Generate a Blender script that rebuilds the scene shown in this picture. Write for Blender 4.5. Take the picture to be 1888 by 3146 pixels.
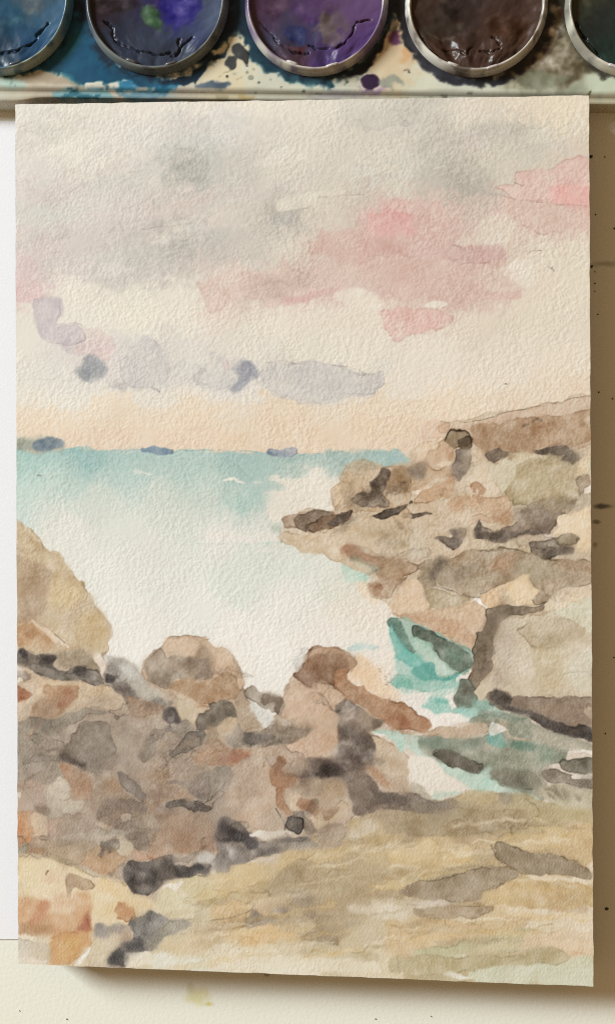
import bpy, math, random
import numpy as np

for o in list(bpy.data.objects):
    bpy.data.objects.remove(o)
SC = bpy.context.scene
COL = SC.collection
RNG = np.random.default_rng(7)
random.seed(7)

# ------------------------------------------------------------------ camera
SRC_W, SRC_H = 1888.0, 3146.0
FOV = math.radians(46.0)
FPX = SRC_H / 2 / math.tan(FOV / 2)
CAM_Z, TX, TY = 0.218162, -0.0021929, 0.0790592
cam_d = bpy.data.cameras.new('camera')
cam = bpy.data.objects.new('camera', cam_d)
COL.objects.link(cam)
cam.location = (0, 0, CAM_Z)
cam.rotation_euler = (TX, TY, 0)
cam_d.sensor_fit = 'VERTICAL'
cam_d.sensor_height = 24.0
cam_d.lens = 12.0 / math.tan(FOV / 2)
cam_d.clip_start = 0.005
cam_d.clip_end = 20.0
SC.camera = cam

# ------------------------------------------------------------------ light: warm room, one window up and to the left
AMBIENT = (0.318, 0.205, 0.106)
WINDOW = (0.94, 1.0, 1.0)
WINDOW_W = 90.0
world = bpy.data.worlds.new('World')
SC.world = world
world.use_nodes = True
bg = world.node_tree.nodes['Background']
bg.inputs['Color'].default_value = (*AMBIENT, 1)
bg.inputs['Strength'].default_value = 1.0
ld = bpy.data.lights.new('window_light', 'AREA')
ld.shape = 'RECTANGLE'
ld.size, ld.size_y = 0.62, 0.60
ld.energy = WINDOW_W
ld.color = WINDOW
lamp = bpy.data.objects.new('window_light', ld)
COL.objects.link(lamp)
az, el, dist = math.radians(153), math.radians(30), 2.4
lamp.location = (dist * math.cos(el) * math.cos(az), dist * math.cos(el) * math.sin(az), dist * math.sin(el))
from mathutils import Vector
lamp.rotation_euler = (-Vector(lamp.location)).to_track_quat('-Z', 'Y').to_euler()

vs = SC.view_settings
vs.view_transform = 'Standard'
vs.look = 'None'
vs.exposure = 0.0
vs.gamma = 1.0
vs.use_curve_mapping = False
SC.render.engine = 'CYCLES'
SC.cycles.use_denoising = False
SC.cycles.max_bounces = 6
SC.cycles.filter_width = 1.1

# ------------------------------------------------------------------ geometry helpers
_cx, _sx, _cy, _sy = math.cos(TX), math.sin(TX), math.cos(TY), math.sin(TY)
CAM_R = np.array([[_cy, 0, _sy], [0, 1, 0], [-_sy, 0, _cy]]) @ np.array([[1, 0, 0], [0, _cx, -_sx], [0, _sx, _cx]])


def trace(P):
    """world points -> coordinates of the tracing grid the shapes below are measured in"""
    q = (np.asarray(P, float) - [0, 0, CAM_Z]) @ CAM_R
    return 944 + FPX * q[..., 0] / -q[..., 2], 1573 - FPX * q[..., 1] / -q[..., 2]


def at(x, y, z=0.0):
    """measured point -> world point lying at height z"""
    d = CAM_R @ np.array([(x - 944) / FPX, (1573 - y) / FPX, -1.0])
    t = (z - CAM_Z) / d[2]
    return np.array([0, 0, CAM_Z]) + d * t


def s2l(c):
    c = np.asarray(c, float) / 255.0
    return np.where(c <= 0.04045, c / 12.92, ((c + 0.055) / 1.055) ** 2.4)


WHITE = s2l((234, 229, 219))
PAPER = np.array([0.80, 0.79, 0.765])


def alb(c, k=1.0):
    return np.clip(s2l(c) / WHITE * PAPER * k, 0.002, 0.88)


def link(name, me, parent=None, mat=None):
    o = bpy.data.objects.new(name, me)
    COL.objects.link(o)
    if parent is not None:
        o.parent = parent
    if mat is not None:
        me.materials.append(mat)
    return o


def mesh_grid(name, P, closed_u=False, cols=None, smooth=True):
    """P: (n,m,3) grid of points -> quad mesh, with an optional 'paint' colour per vertex"""
    n, m = P.shape[:2]
    idx = np.arange(n * m).reshape(n, m)
    if closed_u:
        a = idx[:-1]; b = np.roll(idx, -1, 1)[:-1]; c = np.roll(idx, -1, 1)[1:]; d = idx[1:]
    else:
        a = idx[:-1, :-1]; b = idx[:-1, 1:]; c = idx[1:, 1:]; d = idx[1:, :-1]
    F = np.stack([a, b, c, d], -1).reshape(-1, 4)
    me = bpy.data.meshes.new(name)
    me.vertices.add(n * m)
    me.vertices.foreach_set('co', P.reshape(-1).astype(np.float32))
    me.loops.add(F.size)
    me.loops.foreach_set('vertex_index', F.reshape(-1).astype(np.int32))
    me.polygons.add(len(F))
    me.polygons.foreach_set('loop_start', np.arange(0, F.size, 4, dtype=np.int32))
    me.update(calc_edges=True)
    if not smooth:
        me.shade_flat()
    if cols is not None:
        at_ = me.color_attributes.new('paint', 'FLOAT_COLOR', 'POINT')
        rgba = np.ones((n * m, 4), np.float32)
        rgba[:, :3] = cols.reshape(-1, 3)
        at_.data.foreach_set('color', rgba.reshape(-1))
    me.validate()
    return me


def mat(name, color=(0.8, 0.8, 0.8), rough=0.6, attr=False, coat=0.0, spec=0.5, bump=None, vary=None):
    m = bpy.data.materials.new(name)
    m.use_nodes = True
    nt = m.node_tree
    b = nt.nodes['Principled BSDF']
    b.inputs['Roughness'].default_value = rough
    b.inputs['Specular IOR Level'].default_value = spec
    if coat:
        b.inputs['Coat Weight'].default_value = coat
        b.inputs['Coat Roughness'].default_value = 0.12
    tc = nt.nodes.new('ShaderNodeTexCoord')
    if attr:
        a = nt.nodes.new('ShaderNodeAttribute')
        a.attribute_name = 'paint'
        nt.links.new(a.outputs['Color'], b.inputs['Base Color'])
    else:
        b.inputs['Base Color'].default_value = (*color, 1)
        if vary:
            scale, amt = vary
            n = nt.nodes.new('ShaderNodeTexNoise')
            n.inputs['Scale'].default_value = scale
            n.inputs['Detail'].default_value = 5
            nt.links.new(tc.outputs['Object'], n.inputs['Vector'])
            mx = nt.nodes.new('ShaderNodeMix')
            mx.data_type = 'RGBA'
            mx.inputs['A'].default_value = (*[c * (1 - amt) for c in color], 1)
            mx.inputs['B'].default_value = (*[min(1, c * (1 + amt)) for c in color], 1)
            nt.links.new(n.outputs['Fac'], mx.inputs['Factor'])
            nt.links.new(mx.outputs['Result'], b.inputs['Base Color'])
    if bump:
        scale, strength, distv = bump
        n = nt.nodes.new('ShaderNodeTexNoise')
        n.inputs['Scale'].default_value = scale
        n.inputs['Detail'].default_value = 4
        nt.links.new(tc.outputs['Object'], n.inputs['Vector'])
        bp = nt.nodes.new('ShaderNodeBump')
        bp.inputs['Strength'].default_value = strength
        bp.inputs['Distance'].default_value = distv
        nt.links.new(n.outputs['Fac'], bp.inputs['Height'])
        nt.links.new(bp.outputs['Normal'], b.inputs['Normal'])
    return m


def thing(name, loc, label, cat, group=None):
    o = bpy.data.objects.new(name, None)
    COL.objects.link(o)
    o.location = tuple(float(v) for v in loc)
    o.empty_display_size = 0.01
    o['label'] = label
    o['category'] = cat
    if group:
        o['group'] = group
    return o


# ==PAINTER==
# ------------------------------------------------------------------ watercolour painter: pigment laid on a surface point by point
def fnoise(shape, wav, aspect=1.0, band=0.6, rng=RNG):
    """gaussian noise whose features are about `wav` grid cells across (aspect>1: stretched along y)"""
    n, m = shape
    fy = np.fft.fftfreq(n)[:, None] * aspect
    fx = np.fft.rfftfreq(m)[None, :]
    f = np.sqrt(fx * fx + fy * fy) * wav
    H = np.exp(-((f - 1.0) / band) ** 2) if band else np.exp(-f * f)
    w = rng.standard_normal(shape)
    r = np.fft.irfft2(np.fft.rfft2(w) * H, s=shape)
    return ((r - r.mean()) / r.std()).astype(np.float32)


def lown(shape, wav, rng=RNG):
    n, m = shape
    f2 = (np.fft.fftfreq(n)[:, None] * wav) ** 2 + (np.fft.rfftfreq(m)[None, :] * wav) ** 2
    r = np.fft.irfft2(np.fft.rfft2(rng.standard_normal(shape)) / (1 + f2) ** 1.4, s=shape)
    return ((r - r.mean()) / r.std()).astype(np.float32)


def chaikin(p, it=2, closed=True):
    p = np.asarray(p, float)
    for _ in range(it):
        q = np.roll(p, -1, 0) if closed else p[1:]
        a = p if closed else p[:-1]
        r = np.empty((2 * len(a), 2))
        r[0::2] = a * .75 + q * .25
        r[1::2] = a * .25 + q * .75
        if not closed:
            r = np.vstack([p[:1], r, p[-1:]])
        p = r
    return p


def gnoise(shape, wav, rng=RNG):
    n, m = shape
    f2 = (np.fft.fftfreq(n)[:, None] * wav) ** 2 + (np.fft.rfftfreq(m)[None, :] * wav) ** 2
    r = np.fft.irfft2(np.fft.rfft2(rng.standard_normal(shape)) * np.exp(-f2), s=shape)
    return ((r - r.mean()) / r.std()).astype(np.float32)


def crom(p, k=4):
    """smooth closed outline that keeps to the measured points"""
    p = np.asarray(p, float)
    prv, nxt = np.roll(p, 1, 0), np.roll(p, -1, 0)
    l0, l1 = np.hypot(*(p - prv).T), np.hypot(*(nxt - p).T)
    T = (nxt - prv) / (np.hypot(*(nxt - prv).T) + 1e-6)[:, None] * (.8 * np.minimum(l0, l1))[:, None]
    T2 = np.roll(T, -1, 0)
    out = []
    for i in range(k):
        t = i / k
        out.append((2 * t ** 3 - 3 * t * t + 1) * p + (t ** 3 - 2 * t * t + t) * T + (3 * t * t - 2 * t ** 3) * nxt + (t ** 3 - t * t) * T2)
    return np.stack(out, 1).reshape(-1, 2)


class Canvas:
    def __init__(s, X, Y, cell):
        s.X, s.Y, s.cell = X.astype(np.float32), Y.astype(np.float32), cell
        s.shape = X.shape
        s.D = np.zeros(X.shape + (3,), np.float32)
        s.cmin, s.cmax = X.min(0), X.max(0)
        s.rmin, s.rmax = Y.min(1), Y.max(1)
        s.ns = [fnoise(s.shape, 13 / cell) for _ in range(2)]
        s.nm = [lown(s.shape, 34 / cell) for _ in range(3)]
        s.nb = [lown(s.shape, 110 / cell) for _ in range(3)]
        s.g1 = [gnoise(s.shape, 52 / cell) for _ in range(3)]
        s.g2 = [gnoise(s.shape, 17 / cell) for _ in range(3)]

    def box(s, x0, y0, x1, y1):
        c = np.nonzero((s.cmax >= x0) & (s.cmin <= x1))[0]
        r = np.nonzero((s.rmax >= y0) & (s.rmin <= y1))[0]
        if len(c) < 2 or len(r) < 2:
            return None
        return slice(r[0], r[-1] + 1), slice(c[0], c[-1] + 1)

    def nz(s, lst, sl):
        a = lst[RNG.integers(len(lst))]
        n, m = a.shape
        oy, ox = int(RNG.integers(n)), int(RNG.integers(m))
        iy = (np.arange(sl[0].start, sl[0].stop) + oy) % n
        ix = (np.arange(sl[1].start, sl[1].stop) + ox) % m
        return a[np.ix_(iy, ix)]

    @staticmethod
    def dens(c):
        return -np.log(np.clip(s2l(c) / WHITE, 0.004, 1.15)).astype(np.float32)

    def wash(s, pts, sigma, mask=None, wob=14, a=1.0):
        """loose wash: pigment drifting between measured spots of colour"""
        sl = (slice(0, s.shape[0]), slice(0, s.shape[1])) if mask is None else mask[0]
        x = s.X[sl] + wob * s.nz(s.nm, sl)
        y = s.Y[sl] + wob * s.nz(s.nm, sl)
        num = np.zeros(x.shape + (3,), np.float32)
        den = np.full(x.shape, 1e-9, np.float32)
        for px, py, c in pts:
            d2 = ((x - px) ** 2 + ((y - py) * 1.15) ** 2) / (sigma * sigma)
            w = np.exp(-d2) + 0.0008 / (0.3 + d2)
            den += w
            num += w[..., None] * s.dens(c)
        num /= den[..., None]
        A = a if mask is None else (mask[1] * a)[..., None]
        s.D[sl] = s.D[sl] * (1 - A) + num * A

    def sdf(s, pts, sl, wob, closed=True):
        x = s.X[sl] + wob * (0.72 * s.nz(s.g1, sl) + 0.22 * s.nz(s.g2, sl))
        y = s.Y[sl] + wob * (0.72 * s.nz(s.g1, sl) + 0.22 * s.nz(s.g2, sl))
        best = np.full(x.shape, 1e12, np.float32)
        ins = np.zeros(x.shape, bool)
        P = pts.astype(np.float32)
        n = len(P)
        for i in range(n if closed else n - 1):
            ax, ay = P[i]
            bx, by = P[(i + 1) % n]
            ex, ey = bx - ax, by - ay
            L = ex * ex + ey * ey
            if L < 1e-6:
                continue
            dx = x - ax
            dy = y - ay
            t = np.clip((dx * ex + dy * ey) / L, 0, 1)
            best = np.minimum(best, (dx - t * ex) ** 2 + (dy - t * ey) ** 2)
            if closed:
                hit = (ay > y) != (by > y)
                if ey != 0:
                    ins ^= hit & (dx < ex * dy / ey)
        d = np.sqrt(best)
        return np.where(ins, -d, d) if closed else d

    def mask(s, pts, soft=3, wob=6, it=2):
        pts = crom(pts, 4)
        m = 2.5 * soft + 2.5 * wob + 8
        sl = s.box(pts[:, 0].min() - m, pts[:, 1].min() - m, pts[:, 0].max() + m, pts[:, 1].max() + m)
        if sl is None:
            return None
        d = s.sdf(pts, sl, wob)
        t = np.clip(0.5 - d / (2 * soft), 0, 1)
        return sl, t * t * (3 - 2 * t), d

    def stroke(s, pts, c, a=0.92, edge=0.3, soft=2.2, wob=5, var=0.16, mot=0.14, ew=2.2, it=2):
        r = s.mask(pts, soft, wob, it)
        if r is None:
            return
        sl, A, d = r
        tgt = s.dens(c)
        A = np.clip(A * a * (1 + var * s.nz(s.nb, sl)), 0, 1) if var else A * a
        mm = 1 + 0.42 * mot * s.nz(s.nm, sl) + 0.5 * mot * s.nz(s.g1, sl) + 0.5 * mot * s.nz(s.nb, sl)
        s.D[sl] = s.D[sl] * (1 - A[..., None]) + (A * mm)[..., None] * tgt
        if edge > 0:
            n = np.clip(0.55 + 0.75 * s.nz(s.nb, sl) + 0.2 * s.nz(s.nm, sl), 0, 1.6)
            E = 1.5 * edge * n * np.exp(-((d + ew * 0.6) / ew) ** 2)
            s.D[sl] += E[..., None] * (0.30 * tgt + 0.22 * tgt.mean() + 0.09)

    def line(s, pts, c, w=2.0, a=0.8, wob=2):
        pts = chaikin(pts, 1, False)
        m = w * 3 + 2.5 * wob + 6
        sl = s.box(pts[:, 0].min() - m, pts[:, 1].min() - m, pts[:, 0].max() + m, pts[:, 1].max() + m)
        if sl is None:
            return
        d = s.sdf(pts, sl, wob, False)
        A = a * np.clip(1.2 - d / w, 0, 1) * np.clip(0.75 + 0.4 * s.nz(s.nm, sl), 0, 1)
        s.D[sl] = s.D[sl] * (1 - A[..., None]) + A[..., None] * s.dens(c)

    def albedo(s, tooth=None, gran=0.1):
        D = s.D
        if tooth is not None:
            D = D * (1 + gran * np.clip(tooth, -2, 2))[..., None]
        return np.clip(np.exp(-D) * PAPER, 0.003, 0.88)


ZO = dict(A=(0, 280), B=(600, 280), C=(1200, 280), D=(0, 780), E=(600, 780), G=(1200, 780), H=(0, 1260), I=(600, 1260), J=(1200, 1200),
          K=(1200, 1680), L=(1200, 2160), M=(1200, 2560), N=(0, 1760), O=(600, 1760), P=(0, 2200), Q=(600, 2200), R=(0, 2560), S=(600, 2560))


def zp(spec):
    """'J 10,20 30,40 K 1,2 ...' -> measured points; F is the whole sheet, other letters are its fields"""
    out, key = [], 'F'
    for tok in spec.split():
        if tok.isalpha():
            key = tok
            continue
        x, y = (float(v) for v in tok.split(','))
        if key == 'F':
            out.append((x * 1.27224, y * 1.27224))
        elif key in ('U', 'V', 'W'):
            ox = dict(U=0, V=600, W=1188)[key]
            out.append((ox + x * 0.4717, y * 0.4717))
        else:
            ox, oy = ZO[key]
            out.append((ox + x * 0.43127, oy + y * 0.43127))
    return np.array(out)


def cps(txt, k=1.27224):
    """'x,y:r,g,b ...' -> colour spots"""
    o = []
    for tok in txt.split():
        p, c = tok.split(':')
        x, y = p.split(',')
        o.append((float(x) * k, float(y) * k, tuple(float(v) for v in c.split(','))))
    return o


SKY = """60,260:218,214,204 200,260:221,216,203 350,260:224,217,203 500,265:226,219,204 620,255:228,219,202 750,260:220,213,197 880,255:208,202,187
1000,262:196,191,178 1060,260:198,192,178 1130,262:220,207,185 1250,262:226,210,184 1390,260:226,211,184
60,330:224,219,205 150,340:227,222,204 250,330:219,213,202 350,330:212,207,199 450,320:206,204,197 540,310:208,205,200 640,330:210,204,190 750,340:214,206,190
870,340:209,202,186 980,330:205,198,182 1060,340:190,185,172 1150,310:204,195,177 1230,310:191,184,169 1310,330:203,194,175 1350,290:230,214,184 1400,340:216,204,180
60,400:218,210,202 150,420:212,205,197 260,420:203,198,190 350,420:196,193,184 430,410:180,179,170 500,400:186,186,176 580,400:198,192,180 700,410:210,203,187
820,420:207,199,183 950,420:207,199,182 1060,430:186,180,166 1130,440:178,171,158 1200,400:203,193,174 1300,390:206,195,176 1400,390:212,188,172
60,500:207,204,195 110,500:200,202,192 200,500:206,200,193 300,500:208,199,191 400,500:205,192,183 480,500:204,190,180 600,500:202,192,179 690,520:183,177,166
780,500:212,202,184 860,500:200,185,170 940,540:218,168,158 1050,500:214,183,170 1150,520:204,181,166 1250,520:218,182,168 1350,540:214,180,165 1410,460:225,165,155
60,580:213,200,192 150,600:205,193,188 250,590:205,195,189 330,590:194,186,178 420,580:178,172,164 520,590:187,181,172 600,610:197,190,178 700,600:212,203,186
780,590:210,184,170 870,620:208,170,158 960,600:204,160,152 1050,600:205,168,158 1150,610:208,172,162 1230,600:214,196,176 1330,600:222,210,187 1400,620:221,209,186
60,640:205,188,186 60,690:220,188,184 120,640:207,194,190 160,690:226,219,203 260,640:197,191,184 330,650:188,183,175 420,640:186,180,172 500,650:206,192,180
560,680:217,188,176 620,700:205,182,170 700,680:208,176,165 790,690:212,178,168 850,660:212,190,174 920,660:208,172,162 1050,680:212,176,164 1180,690:214,180,166
1290,690:222,207,184 1390,700:224,211,188 330,710:226,220,203 430,700:222,215,199
60,770:223,218,205 200,770:226,220,205 330,760:228,222,204 450,750:226,219,202 530,740:222,203,188 650,760:226,215,197 780,760:226,215,196
880,760:224,212,192 1000,740:216,190,174 1150,780:220,206,184 1280,770:223,211,188 1390,780:224,212,190
60,860:224,219,206 150,860:215,208,200 230,870:216,204,198 310,860:208,203,196 420,850:214,208,197 500,860:216,210,198 600,840:220,213,198 760,840:224,215,198
900,840:224,214,196 1050,860:225,214,196 1250,860:226,214,193 1390,870:228,214,192
60,940:223,219,207 200,945:222,217,205 400,950:224,217,204 560,950:222,215,202 800,950:222,214,199 1000,940:226,216,198 1200,930:228,215,194 1350,920:230,212,188
60,1000:230,213,186 250,1000:231,212,184 450,1010:229,207,178 700,1010:227,205,177 900,1010:226,204,175 1050,990:229,206,178 1200,990:230,207,180 1390,950:230,208,182
60,1040:228,207,182 250,1060:226,203,180 450,1060:228,203,178 700,1060:226,202,176 900,1060:226,202,174 1020,1060:226,200,174"""

SEA = """60,1110:158,196,188 60,1170:186,212,202 60,1220:190,213,205 200,1110:150,190,186 300,1120:165,196,190 450,1110:172,200,192 600,1120:160,190,184
700,1115:152,184,178 800,1110:168,192,184 900,1105:165,192,186 980,1100:160,188,182 150,1160:186,210,200 300,1160:182,206,198 450,1160:178,202,193
600,1170:165,194,186 650,1150:170,196,188 720,1160:212,212,198 770,1180:225,218,203 100,1230:212,218,208 250,1210:205,214,203 400,1200:204,212,201
500,1200:196,208,198 600,1210:180,202,192 700,1220:224,217,203 150,1290:224,224,214 300,1270:215,219,208 450,1270:210,216,205 600,1270:205,212,203
680,1270:205,208,195 350,1330:220,222,212 550,1300:225,222,212 640,1300:222,221,210 600,1340:208,217,206 700,1340:214,220,209 450,1340:217,221,211
250,1400:224,225,216 400,1400:220,223,213 600,1390:215,221,210 800,1380:218,222,210 860,1400:220,216,200 280,1480:230,229,221 450,1470:226,227,218
700,1460:226,225,215 880,1470:230,221,206 300,1560:231,228,220 350,1530:231,228,220 600,1560:232,228,219 800,1560:232,227,217 900,1560:232,224,212
640,1640:229,225,216 900,1640:230,218,202 1000,1730:232,227,218"""

SAND = """950,1950:165,144,114 1050,1930:140,124,102 1150,1920:168,150,116 1300,1930:172,156,118 1400,1960:186,170,124 1000,1980:160,140,108 1150,1990:164,144,110
1300,1980:172,152,112 1400,2010:194,164,116 800,2030:180,158,118 900,2040:190,166,122 1050,2050:200,172,124 1150,2040:184,158,118 1300,2040:186,160,116
700,2080:188,164,122 550,2100:204,178,130 850,2100:176,154,116 1000,2090:182,158,118 1150,2100:170,148,112 1390,2110:200,170,122 480,2160:200,184,140
600,2140:190,166,122 700,2130:164,144,112 820,2120:168,148,112 950,2150:180,158,122 1100,2140:160,140,108 1250,2150:190,160,112 1390,2160:186,156,108
450,2220:190,170,132 550,2210:204,172,124 650,2200:182,156,120 750,2180:168,146,114 850,2190:170,148,114 950,2190:200,184,154 1100,2190:176,154,122
1200,2200:200,174,132 1350,2200:214,194,160 400,2260:196,180,142 500,2250:186,162,124 600,2250:206,170,118 720,2240:178,154,118 800,2240:168,146,112
900,2250:198,180,146 1050,2240:200,172,126 1200,2230:194,168,124 1300,2260:188,172,134 450,2310:208,198,168 550,2310:214,200,168 700,2300:210,198,168
850,2300:196,178,140 1000,2280:196,168,124 1100,2310:182,164,120 1250,2310:186,174,134 1400,2290:208,188,152 500,2340:216,210,188 700,2335:222,212,188
900,2340:212,196,160 1050,2340:178,160,118 1200,2350:190,184,150 1380,2350:204,206,178"""

# one entry per brush mark: outline | colour | optional settings
MARKS = []


def mk(spec, c, **k):
    MARKS.append(('s', zp(spec), c, k))


def ln(spec, c, w=2.0, **k):
    MARKS.append(('l', zp(spec), c, dict(w=w, **k)))


def marks_sky():
    mk('C 880,590 960,565 1100,560 1250,510 1410,480 1410,650 1320,640 1300,660 1410,665 1410,810 1180,805 1110,785 960,780 870,755 800,730 740,690 870,680 880,630', (220, 182, 170), edge=.5, soft=3.5, a=.85)
    mk('C 1130,700 1250,670 1410,670 1410,805 1150,800', (228, 180, 170), edge=0, soft=14, a=.8)
    mk('C 855,800 1000,790 1160,810 1410,815 1410,935 1330,960 1220,1000 1080,1010 960,960 890,930', (212, 180, 164), edge=.5, soft=4, a=.75)
    mk('C 1320,655 1350,640 1410,635 1410,668 1330,665', (230, 214, 198), edge=0, soft=2)
    ln('C 800,750 900,780 1050,790 1110,790 1160,806 1410,814', (168, 128, 112), 2.2, a=.6)
    ln('C 870,655 910,665 930,680 945,665', (140, 112, 105), 2.5, a=.6)
    mk('B 1170,880 1300,820 1484,790 C 200,790 480,840 520,980 430,1060 380,1100 800,1110 820,1206 G 800,60 620,90 500,180 B 1000,1206 830,1150 800,1050 1100,960', (210, 172, 160), edge=.15, soft=16, a=.6, wob=12)
    mk('B 1180,880 1484,840 C 120,900 100,1010 B 1300,1020', (220, 176, 166), edge=0, soft=22, a=.7, wob=14)
    mk('G 380,30 780,0 830,60 760,90 600,100 930,240 920,300 640,340 580,420 400,390 300,320 E 1484,320 1400,290 1280,230 1180,100 1200,40 G 0,0', (212, 178, 164), edge=.2, soft=9, a=.7, wob=9)
    mk('G 440,1090 500,1005 580,1060 B 2200,1000', (212, 200, 180), edge=0, a=0)
    mk('C 440,1085 510,1005 570,1050 600,1095', (222, 210, 190), edge=.1, soft=5, a=.8)
    mk('C 430,1110 600,1095 780,1110 820,1180 G 790,40 600,60 400,40', (206, 168, 158), edge=.35, soft=6, a=.7)
    mk('G 230,370 340,335 400,375 300,395', (224, 212, 194), edge=0, soft=4)
    mk('E 1310,410 1400,390 1484,370 G 60,385 200,390 400,400 445,420 440,490 330,530 210,575 100,580 80,620 0,630 E 1400,620 1390,570 1350,540 1330,470', (222, 178, 166), edge=.5, soft=4, a=.9)
    mk('E 40,200 200,140 420,120 620,110 780,150 1000,240 1010,270 840,320 640,350 540,365 430,330 330,300 200,360 90,400 60,300', (214, 184, 170), edge=.35, soft=6, a=.7, wob=8)
    mk('E 380,240 480,170 600,140 800,140 900,200 720,250 620,320 460,300', (196, 172, 158), edge=0, soft=16, a=.6)
    mk('E 600,350 840,280 1010,255 1010,275 840,325', (212, 164, 158), edge=.2, soft=6, a=.6)
    # left pinks, mauves and small clouds
    mk('D 115,0 250,40 280,120 300,240 310,320 115,335', (214, 188, 188), edge=.15, soft=10, a=.7)
    mk('D 115,190 280,190 300,320 115,335', (220, 186, 182), edge=.15, soft=8, a=.7)
    mk('D 240,335 440,330 440,440 410,500 560,490 610,550 600,640 640,720 480,690 400,640 280,580 260,480', (194, 184, 186), edge=.28, soft=7, a=.75)
    mk('D 600,540 720,540 800,620 830,690 770,750 690,740 600,700 520,700 580,620', (216, 192, 188), edge=.2, soft=6, a=.75)
    ln('D 400,505 440,500 520,490 580,500 605,545', (150, 138, 145), 2.5, a=.5)
    ln('D 280,330 350,342 440,325', (165, 150, 155), 2.2, a=.5)
    ln('D 270,490 285,560 300,600', (168, 158, 165), 5, a=.4)
    mk('D 520,850 590,790 600,730 660,720 730,780 750,850 690,910 600,915', (152, 156, 160), edge=.1, soft=11, a=.85)
    mk('D 560,840 640,800 700,850 640,890', (130, 136, 142), edge=0, soft=9, a=.6)
    mk('D 850,880 880,770 940,660 1020,580 1120,630 1200,760 1210,920 1110,965 1040,950 900,935', (204, 201, 195), edge=.3, soft=6, a=.7)
    ln('D 860,890 900,930 960,955 1050,950 1110,975 1200,935', (140, 138, 136), 2.3, a=.55)
    mk('D 1090,950 1130,965 1110,980', (120, 120, 118), edge=0, soft=3, a=.7)
    mk('D 780,930 850,890 900,950 860,985', (186, 182, 178), edge=.2, soft=6, a=.7)
    mk('D 1380,850 1430,810 1484,830 E 60,840 240,860 300,920 240,970 100,970 0,930 D 1484,930 1400,910', (200, 198, 192), edge=.3, soft=5, a=.7)
    mk('E 250,960 300,890 270,820 340,760 400,770 450,850 430,900 370,900 340,960 290,990', (150, 152, 162), edge=.1, soft=9, a=.85)
    mk('E 310,820 370,800 390,860 330,880', (128, 130, 142), edge=0, soft=8, a=.6)
    mk('E 185,770 220,760 260,800 240,840 200,830', (218, 184, 186), edge=0, soft=6, a=.8)
    mk('E 470,930 480,860 540,770 620,760 680,790 740,785 830,765 900,780 1050,800 1180,830 1310,840 1320,880 1300,960 1210,1020 1060,1010 870,1075 740,1050 620,1025 540,975', (202, 197, 190), edge=.45, soft=4, a=.7, mot=.3, wob=8)
    mk('E 780,830 950,820 960,960 800,980', (186, 186, 188), edge=0, soft=24, a=.6)
    mk('E 1140,930 1200,850 1310,850 1310,930 1220,1010 1140,990', (194, 188, 178), edge=.15, soft=8, a=.5)
    mk('E 1230,820 1300,760 1390,745 1415,780 1330,860', (212, 206, 194), edge=.25, soft=5, a=.6)
    ln('E 500,775 600,755 700,780 760,790 830,765 900,782 1050,800 1170,830', (140, 126, 122), 2.4, a=.5)
    mk('D 900,700 1100,620 1250,760 1400,800 1484,780 E 100,690 280,740 420,760 560,740 700,760 560,880 400,1000 100,1020 0,980 D 1484,960 1300,960 1150,980 950,960 760,960 640,920 760,820', (211, 206, 199), edge=.12, soft=12, a=.55, mot=.3, wob=12)
    mk('D 140,800 300,760 480,800 600,900 760,960 500,1000 200,960', (214, 212, 202), edge=0, soft=16, a=.5)
    mk('E 470,660 590,600 640,690 600,740 480,740', (216, 210, 197), edge=.08, soft=9, a=.6)
    ln('D 130,905 250,890 400,895 540,905', (188, 184, 174), 2, a=.45)
    # horizon glow
    mk('E 0,1060 600,1060 900,1070 1484,1050 G 680,1010 820,940 1200,890 1410,870 1410,1010 900,1110 600,1190 J 300,220 230,260 I 1484,280 1000,300 0,290 H 1484,290 700,280 560,270 460,210 115,180 D 115,1110 600,1120', (229, 207, 179), edge=.14, soft=8, a=.55, wob=5)
    # white rubbed cloud gap, marks in the wet
    mk('B 600,790 720,740 860,740 980,680 1050,690 1050,740 880,755 850,810 720,830 600,870', (220, 210, 192), edge=0, soft=5, a=.8)
    ln('B 540,880 600,865 720,850 850,815', (150, 142, 130), 2.4, a=.5)
    ln('B 870,758 1050,745 1200,735', (160, 150, 136), 2.2, a=.5)
    mk('B 540,890 700,860 720,930 600,970', (178, 172, 164), edge=0, soft=9, a=.55)
    mk('A 1180,510 1230,480 1320,490 1484,470 1484,640 1300,640 1230,670 1210,610 1190,570', (176, 174, 164), edge=0, soft=10, a=.7)
    ln('A 1180,500 1190,540 1185,580 1225,600 1225,650', (214, 212, 200), 3, a=.6)
    mk('A 1020,985 1150,960 1330,945 1484,960 1484,1060 1200,1120 1040,1050', (188, 180, 172), edge=.2, soft=9, a=.5)
    ln('A 1010,982 1150,965 1330,948', (150, 140, 132), 2, a=.5)
    mk('C 150,400 260,330 480,290 560,240 760,230 1050,270 1090,320 900,330 600,340 420,390 300,470', (186, 180, 166), edge=.1, soft=14, a=.6)
    ln('C 890,215 930,240 980,265 1080,270', (150, 140, 126), 2.2, a=.5)
    mk('C 420,620 500,580 600,600 640,660 780,720 800,760 640,730 500,710', (178, 170, 158), edge=0, soft=13, a=.6)
    ln('C 300,550 380,530', (222, 216, 200), 3.5, a=.5)
    mk('B 1100,130 1400,110 C 200,100 380,180 380,300 100,250 B 1200,260', (194, 188, 174), edge=0, soft=26, a=.45)
    ln('C 980,1145 1010,1130 1070,1132', (130, 122, 108), 2, a=.7)
    ln('C 1240,1160 1290,1165 1340,1180', (130, 122, 108), 1.8, a=.5)
    ln('G 1115,88 1130,105 1150,110 1158,120', (110, 104, 96), 2.5, a=.7)
    ln('G 1140,105 1150,98', (110, 104, 96), 2.2, a=.7)
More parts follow.
